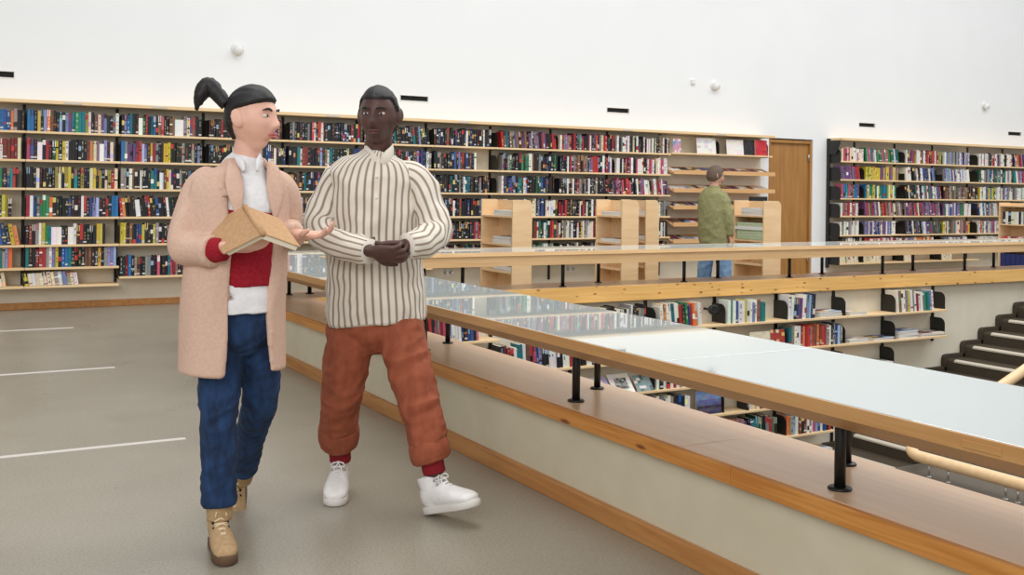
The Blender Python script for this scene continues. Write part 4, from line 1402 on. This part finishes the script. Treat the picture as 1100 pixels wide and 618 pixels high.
face_details(T, k, woman, M['lip_fair'], M['hair_black'], 0.235)
hair_cap(T, 0.235, 0.014, lambda p: ss(-0.006, 0.006, p.z - (0.040 + 0.28 * p.y if p.y > -0.024 else max(-0.085, 0.033 + 3.6 * (p.y + 0.024)))), 'hair', M['hair_black'], woman, 1.0)
e = bmesh.new()
limb(e, [(0.976, 3.859, 1.649), (0.946, 3.876, 1.689), (0.919, 3.891, 1.713), (0.893, 3.894, 1.681), (0.879, 3.902, 1.627)], [0.022, 0.026, 0.032, 0.024, 0.004], FT, 6, 18)
smooth_obj(e, 'ponytail', M['hair_black'], woman, 0.004, 60)
# white shirt, red sweater
e = bmesh.new()
limb(e, [(1.054, 3.849, 1.461), (1.043, 3.855, 1.413), (1.035, 3.86, 1.334), (1.03, 3.862, 1.214), (1.027, 3.865, 1.008), (1.025, 3.866, 0.94), (1.025, 3.865, 0.892)], [(0.055, 0.055), (0.085, 0.07), (0.142, 0.105), (0.15, 0.118), (0.146, 0.124), (0.148, 0.135), (0.150, 0.139)], wf, 6, 40)
smooth_obj(e, 'shirt', M['white_cloth'], woman, 0.006, 14)
e = bmesh.new()
limb(e, [(1.033, 3.861, 1.262), (1.03, 3.862, 1.214), (1.032, 3.862, 1.111), (1.035, 3.871, 1.007), (1.036, 3.871, 0.983)], [(0.154, 0.118), (0.158, 0.126), (0.158, 0.132), (0.156, 0.136), (0.150, 0.130)], wf, 6, 40)
limb(e, [(0.852, 3.825, 1.123), (0.895, 3.732, 1.124), (0.929, 3.684, 1.129)], [0.05, 0.046, 0.038], UP, 5, 20)
smooth_obj(e, 'sweater', M['sweater'], woman, 0.005, 16, 2.0)
e = bmesh.new()
for s_ in (-1, 1):
    limb(e, [V((1.057, 3.882, 1.462)) + RT * s_ * 0.045, V((1.042, 3.804, 1.449)) + RT * s_ * 0.045, V((1.039, 3.766, 1.428)) + RT * s_ * 0.03, V((1.038, 3.749, 1.405)) + RT * s_ * 0.024], [(0.006, 0.014), (0.008, 0.02), (0.009, 0.02), (0.005, 0.008)], UP, 5, 14)
smooth_obj(e, 'collar', M['white_cloth'], woman)
# coat
e = bmesh.new()
cc = [(1.048, 3.864, 1.454), (1.046, 3.865, 1.42), (1.037, 3.859, 1.385), (1.032, 3.862, 1.337), (1.027, 3.864, 1.231), (1.023, 3.867, 1.111), (1.016, 3.871, 0.94), (1.014, 3.872, 0.803), (1.013, 3.873, 0.679)]
cr_ = [(0.07, 0.075), (0.10, 0.085), (0.16, 0.10), (0.185, 0.12), (0.185, 0.135), (0.18, 0.145), (0.185, 0.15), (0.19, 0.155), (0.196, 0.16)]
ca_ = [50, 42, 36, 32, 30, 28, 26, 27, 30]
C2 = catmull(cc, 5)
R2 = [(v.x, v.y) for v in catmull([V((a, b_, 0)) for a, b_ in cr_], 5)]
A2 = [v.x for v in catmull([V((a, 0, 0)) for a in ca_], 5)]
open_shell(e, C2, R2, A2, wf, 0.014)
limb(e, [(0.99, 3.885, 1.357), (0.937, 3.892, 1.356), (0.892, 3.895, 1.329), (0.851, 3.872, 1.234), (0.831, 3.849, 1.159), (0.85, 3.803, 1.127), (0.899, 3.719, 1.125)], [0.045, 0.058, 0.064, 0.064, 0.062, 0.058, 0.050], FT, 6, 26)
limb(e, [(1.094, 3.861, 1.359), (1.145, 3.867, 1.359), (1.184, 3.879, 1.332), (1.219, 3.905, 1.247), (1.216, 3.895, 1.184), (1.21, 3.773, 1.168)], [0.045, 0.055, 0.06, 0.058, 0.052, 0.042], FT, 6, 26)
coat = remeshed(e, 'coat', M['coat'], woman, 0.0062, 3, 0.010, 6.5, V((0.15, -0.1, 0.95)).normalized(), 5.0)
# lapels, pocket flaps, button on the coat
from mathutils.bvhtree import BVHTree
def patch(parent, on, pts, mat, name, lift=0.004, thick=0.006):
    """a flat piece of cloth laid on the surface of another: corner points, gridded and pulled on to it"""
    bv = BVHTree.FromPolygons([v.co for v in on.data.vertices], [p.vertices for p in on.data.polygons])
    a, b_, c_, d_ = [V(p) for p in pts]
    bm_ = bmesh.new()
    N = 8
    lay = []
    for h_ in (lift, lift + thick):
        g = []
        for j in range(N + 1):
            rw = []
            for i in range(N + 1):
                q = (a * (1 - i / N) + b_ * i / N) * (1 - j / N) + (d_ * (1 - i / N) + c_ * i / N) * j / N
                loc, nor, _, _ = bv.find_nearest(q)
                if nor.dot(FT) < 0:
                    nor = -nor
                rw.append(bm_.verts.new(loc + nor * h_))
            g.append(rw)
        lay.append(g)
    for g in lay:
        for j in range(N):
            for i in range(N):
                bm_.faces.new((g[j][i], g[j][i + 1], g[j + 1][i + 1], g[j + 1][i]))
    lo_, hi_ = lay
    per = [(0, i) for i in range(N)] + [(j, N) for j in range(N)] + [(N, i) for i in range(N, 0, -1)] + [(j, 0) for j in range(N, 0, -1)]
    for (j0, i0), (j1, i1) in zip(per, per[1:] + per[:1]):
        bm_.faces.new((lo_[j0][i0], lo_[j1][i1], hi_[j1][i1], hi_[j0][i0]))
    bmesh.ops.recalc_face_normals(bm_, faces=bm_.faces[:])
    return smooth_obj(bm_, name, mat, parent)
for pts in (((0.989, 3.806, 1.445), (0.98, 3.756, 1.404), (0.977, 3.73, 1.351), (0.98, 3.713, 1.291), (0.985, 3.706, 1.232)), ((1.126, 3.808, 1.441), (1.135, 3.788, 1.4), (1.138, 3.774, 1.346), (1.136, 3.766, 1.285), (1.132, 3.761, 1.23))):
    e = bmesh.new()
    limb(e, pts, [(0.014, 0.007), (0.028, 0.009), (0.034, 0.009), (0.022, 0.008), (0.003, 0.004)], wf, 6, 18)
    smooth_obj(e, 'lapel', M['coat'], coat)
patch(coat, coat, [(0.875, 3.801, 0.965), (0.953, 3.734, 0.981), (0.956, 3.732, 0.949), (0.878, 3.799, 0.932)], M['coat'], 'pocket_flap', 0.004, 0.012)
patch(coat, coat, [(0.917, 3.777, 1.333), (0.969, 3.725, 1.341), (0.969, 3.725, 1.318), (0.92, 3.776, 1.307)], M['coat'], 'pocket_flap', 0.004, 0.012)
# jeans
e = bmesh.new()
limb(e, [(1.039, 3.869, 0.932), (1.043, 3.879, 0.869), (1.049, 3.886, 0.812), (1.052, 3.896, 0.77)], [(0.15, 0.118), (0.158, 0.12), (0.15, 0.115), (0.11, 0.09)], wf, 5, 30, round_ends=0.4)
limb(e, [(1.003, 3.912, 0.85), (0.979, 3.891, 0.716), (0.965, 3.865, 0.551), (0.972, 3.884, 0.393), (0.979, 3.909, 0.263), (0.983, 3.918, 0.178)], [0.092, 0.082, 0.069, 0.061, 0.061, 0.064], wf, 6, 26)
limb(e, [(1.099, 3.881, 0.849), (1.13, 3.921, 0.702), (1.149, 3.979, 0.532), (1.164, 4.131, 0.385), (1.189, 4.336, 0.182)], [0.09, 0.078, 0.066, 0.056, 0.052], wf, 6, 26)
remeshed(e, 'jeans', M['denim'], woman, 0.006, 3, 0.006, 17, V((0.6, 0, 0.3)).normalized(), 3.0)
hp = V((0.991, 3.999, -0.006)); hp.z = 0.001
shoe(woman, hp, mixdir(0.42, 0.90), UP, 0.262, 0.11, M['suede'], M['sole_brown'], M['lace'], 'tan lace-up boot planted in front', 'boot', 0.006, 0.95)
hp = V((1.23, 4.542, 0.056))
shoe(woman, hp, mixdir(0.12, 0.72, -0.62), mixdir(0, 0.65, 0.72), 0.25, 0.095, M['suede'], M['sole_brown'], M['lace'], 'tan lace-up boot lifting off behind', 'boot', 0.006, 0.95)

for pts in (((0.982, 3.916, 0.199), (0.987, 3.921, 0.159), (0.989, 3.926, 0.12)), ((1.19, 4.312, 0.222), (1.191, 4.357, 0.169), (1.196, 4.401, 0.123))):
    e = bmesh.new()
    limb(e, pts, [0.05, 0.047, 0.045], wf, 4, 22)
    smooth_obj(e, 'sock', M['suede'], woman, 0.002, 30)
# the open book in her hand
def open_book(A, B, l_end, r_end, label):
    A, B = V(A), V(B)
    s_ = B - A
    t = thing('open_book', label, 'book', tuple((A + B) / 2))
    for end, nm in ((V(l_end), 'cover'), (V(r_end), 'cover')):
        w_ = end - A
        nrm = s_.cross(w_).normalized()
        if nrm.dot(FT) < 0:
            nrm = -nrm
        bm_ = bmesh.new()
        def slab(o0, o1, in0, in1, e0, e1, mi):
            vs = []
            for h_ in (o0, o1):
                for a_, b2 in ((in0, e0), (in1, e0), (in1, e1), (in0, e1)):
                    vs.append(bm_.verts.new(A + w_ * a_ + s_ * b2 + nrm * h_))
            for q in ((0, 1, 2, 3), (4, 5, 6, 7), (0, 1, 5, 4), (1, 2, 6, 5), (2, 3, 7, 6), (3, 0, 4, 7)):
                f_ = bm_.faces.new([vs[z] for z in q])
                f_.material_index = mi
            bmesh.ops.recalc_face_normals(bm_, faces=bm_.faces[:])
        slab(0.0, 0.004, 0, 1, 0, 1, 0)
        me = bpy.data.meshes.new('cover')
        bm_.to_mesh(me)
        link('cover', me, M['book_tan'], t)
        bm_.free()
        bm_ = bmesh.new()
        slab(-0.018, -0.0005, 0.02, 0.96, 0.02, 0.98, 0)
        me = bpy.data.meshes.new('pages')
        bm_.to_mesh(me)
        bm_.free()
        link('pages', me, M['paper'], t)
    sp_ = bmesh.new()
    loft(sp_, [A - s_ * 0.0, A + s_ * 0.5, B], [(0.011, 0.011)] * 3, FT, 14)
    smooth_obj(sp_, 'spine', M['book_tan'], t)
    return t
open_book((1.002, 3.684, 1.279), (1.02, 3.513, 1.188), (0.9, 3.798, 1.207), (1.128, 3.681, 1.233), 'open tan covered book held up in the hand of the woman in the coat')

# ================================================================== the man in the striped shirt
mf = mixdir(0.10, 0.99)
bm = bmesh.new()
hc = V((1.698, 4.163, 1.654))
hfm = mixdir(-0.12, 0.98, -0.08)
T, k = head(bm, hc, hfm, UP, 0.25, True)
limb(bm, [(1.72, 4.22, 1.431), (1.715, 4.211, 1.486), (1.71, 4.191, 1.557), (1.706, 4.181, 1.596)], [0.075, 0.062, 0.058, 0.056], mf, 5, 20)
limb(bm, [(1.709, 4.203, 0.761), (1.707, 4.204, 0.96), (1.704, 4.205, 1.199), (1.706, 4.204, 1.358), (1.716, 4.21, 1.446)], [(0.15, 0.10), (0.145, 0.095), (0.16, 0.10), (0.17, 0.09), (0.09, 0.06)], mf, 5, 24)
limb(bm, [(1.56, 4.287, 1.388), (1.493, 4.291, 1.253), (1.46, 4.252, 1.167), (1.514, 4.083, 1.12), (1.576, 3.945, 1.1)], [0.045, 0.042, 0.04, 0.036, 0.027], UP, 5, 16)
limb(bm, [(1.858, 4.119, 1.389), (1.903, 4.059, 1.251), (1.9, 4.014, 1.166), (1.8, 3.945, 1.131), (1.708, 3.905, 1.119)], [0.045, 0.042, 0.04, 0.036, 0.027], UP, 5, 16)
limb(bm, [(1.63, 4.248, 0.76), (1.597, 4.243, 0.564), (1.599, 4.311, 0.392), (1.64, 4.425, 0.161)], [0.085, 0.068, 0.05, 0.04], mf, 5, 18)
limb(bm, [(1.789, 4.158, 0.762), (1.807, 4.056, 0.578), (1.822, 3.99, 0.471), (1.859, 3.935, 0.24), (1.866, 3.93, 0.171)], [0.085, 0.068, 0.05, 0.04, 0.04], mf, 5, 18)
hand(bm, (1.579, 3.932, 1.097), mixdir(0.95, 0.1, -0.12), mixdir(0.0, -0.8, 0.5), -1, (24, 34, 28), 0.19)
hand(bm, (1.711, 3.92, 1.118), mixdir(-0.92, 0.05, -0.18), mixdir(0.0, -0.75, 0.55), 1, (22, 30, 26), 0.19)
man = remeshed(bm, 'person', M['skin_dark'], None, 0.005, 2)
tag(man, 'man in striped shirt and rust trousers stepping forward with clasped hands', 'person')
face_details(T, k, man, M['lip_dark'], M['hair_black'], 0.25, True)
hair_cap(T, 0.25, 0.009, lambda p: ss(-0.005, 0.005, p.z - (0.066 if p.y > 0.035 else 0.0 + 1.88 * p.y if p.y > 0 else max(-0.07, 2.4 * p.y))), 'hair', M['hair_black'], man, 4.0)
# shirt: torso, sleeves, collar as one striped garment
e = bmesh.new()
tp = [(1.715, 4.199, 1.494), (1.712, 4.201, 1.478), (1.709, 4.203, 1.45), (1.706, 4.205, 1.398), (1.703, 4.206, 1.299), (1.702, 4.207, 1.139), (1.707, 4.204, 0.96), (1.712, 4.201, 0.849), (1.716, 4.199, 0.785)]
tr_ = [(0.064, 0.066), (0.095, 0.078), (0.165, 0.095), (0.20, 0.112), (0.205, 0.13), (0.195, 0.135), (0.198, 0.138), (0.203, 0.142), (0.20, 0.14)]
limb(e, tp, tr_, mf, 8, 96, uv=40.0)
sl1 = [(1.664, 4.228, 1.398), (1.595, 4.267, 1.397), (1.543, 4.285, 1.356), (1.503, 4.273, 1.261), (1.47, 4.234, 1.176), (1.497, 4.127, 1.126), (1.577, 3.956, 1.096)]
limb(e, sl1, [0.045, 0.060, 0.066, 0.062, 0.060, 0.054, 0.044], FT, 8, 48, uv=13.0)
sl2 = [(1.754, 4.177, 1.399), (1.824, 4.138, 1.4), (1.865, 4.103, 1.361), (1.891, 4.054, 1.259), (1.892, 4.007, 1.17), (1.822, 3.955, 1.13), (1.722, 3.908, 1.119)]
limb(e, sl2, [0.045, 0.060, 0.066, 0.062, 0.060, 0.054, 0.044], FT, 8, 48, uv=13.0)
smooth_obj(e, 'shirt', M['shirting'], man, 0.014, 8, 1.5)
e = bmesh.new()
for s_ in (-1, 1):
    limb(e, [V((1.726, 4.228, 1.519)) + RT * s_ * 0.056, V((1.7, 4.162, 1.501)) + RT * s_ * 0.052, V((1.685, 4.125, 1.472)) + RT * s_ * 0.028, V((1.683, 4.12, 1.452)) + RT * s_ * 0.012], [(0.008, 0.022), (0.010, 0.028), (0.014, 0.026), (0.008, 0.010)], UP, 5, 14)
smooth_obj(e, 'collar', M['shirting'], man)
for q in ((1.709, 4.203, 1.398), (1.71, 4.202, 1.311), (1.711, 4.202, 1.215), (1.717, 4.198, 1.0), (1.718, 4.198, 0.913)):
    MB().lathe([(0.006, 0.0), (0.006, 0.003), (0.004, 0.004)], V(q) + mf * (0.118 if q[2] > 1.4 else 0.138), 12, mf).build('shirt_button', M['white_cloth'], man, True)
# trousers with turned-up cuffs
e = bmesh.new()
limb(e, [(1.708, 4.203, 0.849), (1.709, 4.203, 0.781), (1.71, 4.202, 0.729), (1.707, 4.204, 0.681)], [(0.175, 0.122), (0.185, 0.125), (0.175, 0.12), (0.12, 0.09)], mf, 5, 30, round_ends=0.4)
limb(e, [(1.626, 4.25, 0.76), (1.601, 4.246, 0.623), (1.591, 4.258, 0.502), (1.592, 4.303, 0.394), (1.618, 4.381, 0.271)], [0.103, 0.093, 0.083, 0.076, 0.074], mf, 6, 28)
limb(e, [(1.785, 4.137, 0.765), (1.8, 4.071, 0.635), (1.812, 4.007, 0.515), (1.835, 3.96, 0.379), (1.852, 3.938, 0.263)], [0.103, 0.092, 0.084, 0.076, 0.072], mf, 6, 28)
tro = remeshed(e, 'trousers', M['rust'], man, 0.006, 3, 0.010, 14, V((0.7, -0.2, 0.25)).normalized(), 8.0)
for pts, r_ in ((((1.61, 4.356, 0.314), (1.614, 4.371, 0.29), (1.623, 4.395, 0.252), (1.629, 4.409, 0.223)), 0.086), (((1.843, 3.949, 0.3), (1.846, 3.941, 0.282), (1.853, 3.938, 0.255), (1.858, 3.933, 0.233)), 0.083)):
    e = bmesh.new()
    limb(e, pts, [r_ - 0.004, r_, r_ + 0.001, r_ - 0.006], mf, 5, 30, round_ends=0.12)
    smooth_obj(e, 'cuff', M['rust'], tro, 0.004, 18, 2.0)
for pts in (((1.622, 4.39, 0.253), (1.636, 4.416, 0.196), (1.644, 4.429, 0.143)), ((1.852, 3.938, 0.255), (1.861, 3.931, 0.213), (1.866, 3.925, 0.18))):
    e = bmesh.new()
    limb(e, pts, [0.05, 0.047, 0.046], mf, 4, 22)
    smooth_obj(e, 'sock', M['red_sock'], man, 0.002, 30)
hp = V((1.67, 4.489, -0.016)); hp.z = 0.001
shoe(man, hp, mixdir(0.06, 1.0), UP, 0.285, 0.05, M['leather_white'], M['sole_white'], M['leather_white'], 'white high-top sneaker flat on the floor', 'sneaker', 0.0, 1.12)
hp = V((1.853, 3.961, 0.003)); hp.z = 0.002
shoe(man, hp, mixdir(0.74, 0.60, 0.30), mixdir(-0.24, -0.18, 0.95), 0.285, 0.05, M['leather_white'], M['sole_white'], M['leather_white'], 'white high-top sneaker landing on its heel', 'sneaker', 0.0, 1.12)

# ================================================================== the person in the green jacket beyond the stairwell
gf = mixdir(0.80, -0.45)
bm = bmesh.new()
GD = 12.65
hc = V((8.348, 9.814, 1.544))
T, k = head(bm, hc, mixdir(0.9, -0.25, -0.1), UP, 0.24, True)
limb(bm, [(8.335, 9.821, 1.359), (8.339, 9.819, 1.426), (8.343, 9.816, 1.493)], [0.07, 0.055, 0.052], gf, 4, 16)
limb(bm, [(8.343, 9.817, 0.687), (8.339, 9.819, 0.978), (8.326, 9.826, 1.258), (8.335, 9.821, 1.381)], [(0.14, 0.09), (0.14, 0.09), (0.165, 0.095), (0.08, 0.06)], gf, 4, 20)
limb(bm, [(8.296, 9.981, 1.312), (8.371, 10.03, 1.062), (8.449, 9.929, 0.906)], [0.04, 0.038, 0.028], gf, 4, 14)
limb(bm, [(8.357, 9.694, 1.305), (8.381, 9.634, 1.073), (8.416, 9.637, 0.851)], [0.04, 0.036, 0.026], gf, 4, 14)
limb(bm, [(8.294, 9.844, 0.698), (8.291, 9.903, 0.391), (8.3, 9.978, 0.092)], [0.08, 0.055, 0.04], gf, 4, 14)
limb(bm, [(8.391, 9.789, 0.699), (8.41, 9.721, 0.401), (8.409, 9.664, 0.095)], [0.08, 0.055, 0.04], gf, 4, 14)
hand(bm, (8.416, 9.637, 0.84), mixdir(0.15, 0.1, -1), mixdir(-0.9, 0.2, 0), 1, (24, 30, 24), 0.18)
hand(bm, (8.462, 9.91, 0.895), mixdir(0.9, 0, 0.1), mixdir(0, 0.5, 0.6), 1, (24, 30, 24), 0.18)
gman = remeshed(bm, 'person', M['skin_mid'], None, 0.006, 2)
tag(gman, 'person in green jacket walking past the magazine racks beyond the stairwell', 'person')
face_details(T, k, gman, M['lip_fair'], M['hair_brown'], 0.24, True)
hair_cap(T, 0.24, 0.016, lambda p: ss(0.045, 0.06, p.z) if p.y > 0.045 else ss(-0.075, -0.055, p.z - max(0, p.y + 0.03) * 0.9), 'hair', M['hair_brown'], gman, 4.0)
e = bmesh.new()
limb(e, [(8.339, 9.819, 1.404), (8.335, 9.821, 1.37), (8.331, 9.823, 1.314), (8.327, 9.825, 1.18), (8.33, 9.824, 0.922), (8.342, 9.817, 0.732), (8.342, 9.817, 0.699)], [(0.07, 0.07), (0.13, 0.09), (0.195, 0.12), (0.205, 0.145), (0.20, 0.15), (0.195, 0.145), (0.18, 0.135)], gf, 6, 30)
limb(e, [(8.303, 9.954, 1.335), (8.333, 10.006, 1.221), (8.371, 10.03, 1.051), (8.445, 9.942, 0.906)], [0.06, 0.07, 0.062, 0.05], gf, 5, 20)
limb(e, [(8.35, 9.72, 1.338), (8.364, 9.667, 1.227), (8.379, 9.624, 1.051), (8.416, 9.637, 0.851)], [0.06, 0.072, 0.066, 0.052], gf, 5, 20)
remeshed(e, 'jacket', M['olive'], gman, 0.009, 3, 0.010, 8, None, 1.0)
e = bmesh.new()
limb(e, [(8.339, 9.819, 1.426), (8.338, 9.82, 1.393), (8.335, 9.821, 1.359)], [0.066, 0.075, 0.08], gf, 4, 20)
smooth_obj(e, 'collar', M['olive'], gman, 0.004, 20)
e = bmesh.new()
limb(e, [(8.342, 9.817, 0.777), (8.343, 9.817, 0.687), (8.343, 9.816, 0.609)], [(0.165, 0.12), (0.17, 0.125), (0.12, 0.09)], gf, 4, 24, round_ends=0.4)
limb(e, [(8.284, 9.85, 0.686), (8.276, 9.889, 0.527), (8.283, 9.919, 0.345), (8.301, 9.978, 0.058)], [0.10, 0.088, 0.08, 0.072], gf, 5, 22)
limb(e, [(8.401, 9.784, 0.688), (8.422, 9.738, 0.534), (8.423, 9.702, 0.358), (8.419, 9.659, 0.084)], [0.10, 0.088, 0.08, 0.072], gf, 5, 22)
remeshed(e, 'jeans', M['denim_light'], gman, 0.009, 3, 0.007, 10, None, 2.0)
for hp in (V((8.262, 10.0, 0.001)), V((8.376, 9.683, 0.028))):
    hp.z = 0.001
    shoe(gman, hp, gf, UP, 0.28, 0.03, M['sole_brown'], M['sole_white'], M['lace'], None, 'shoe')
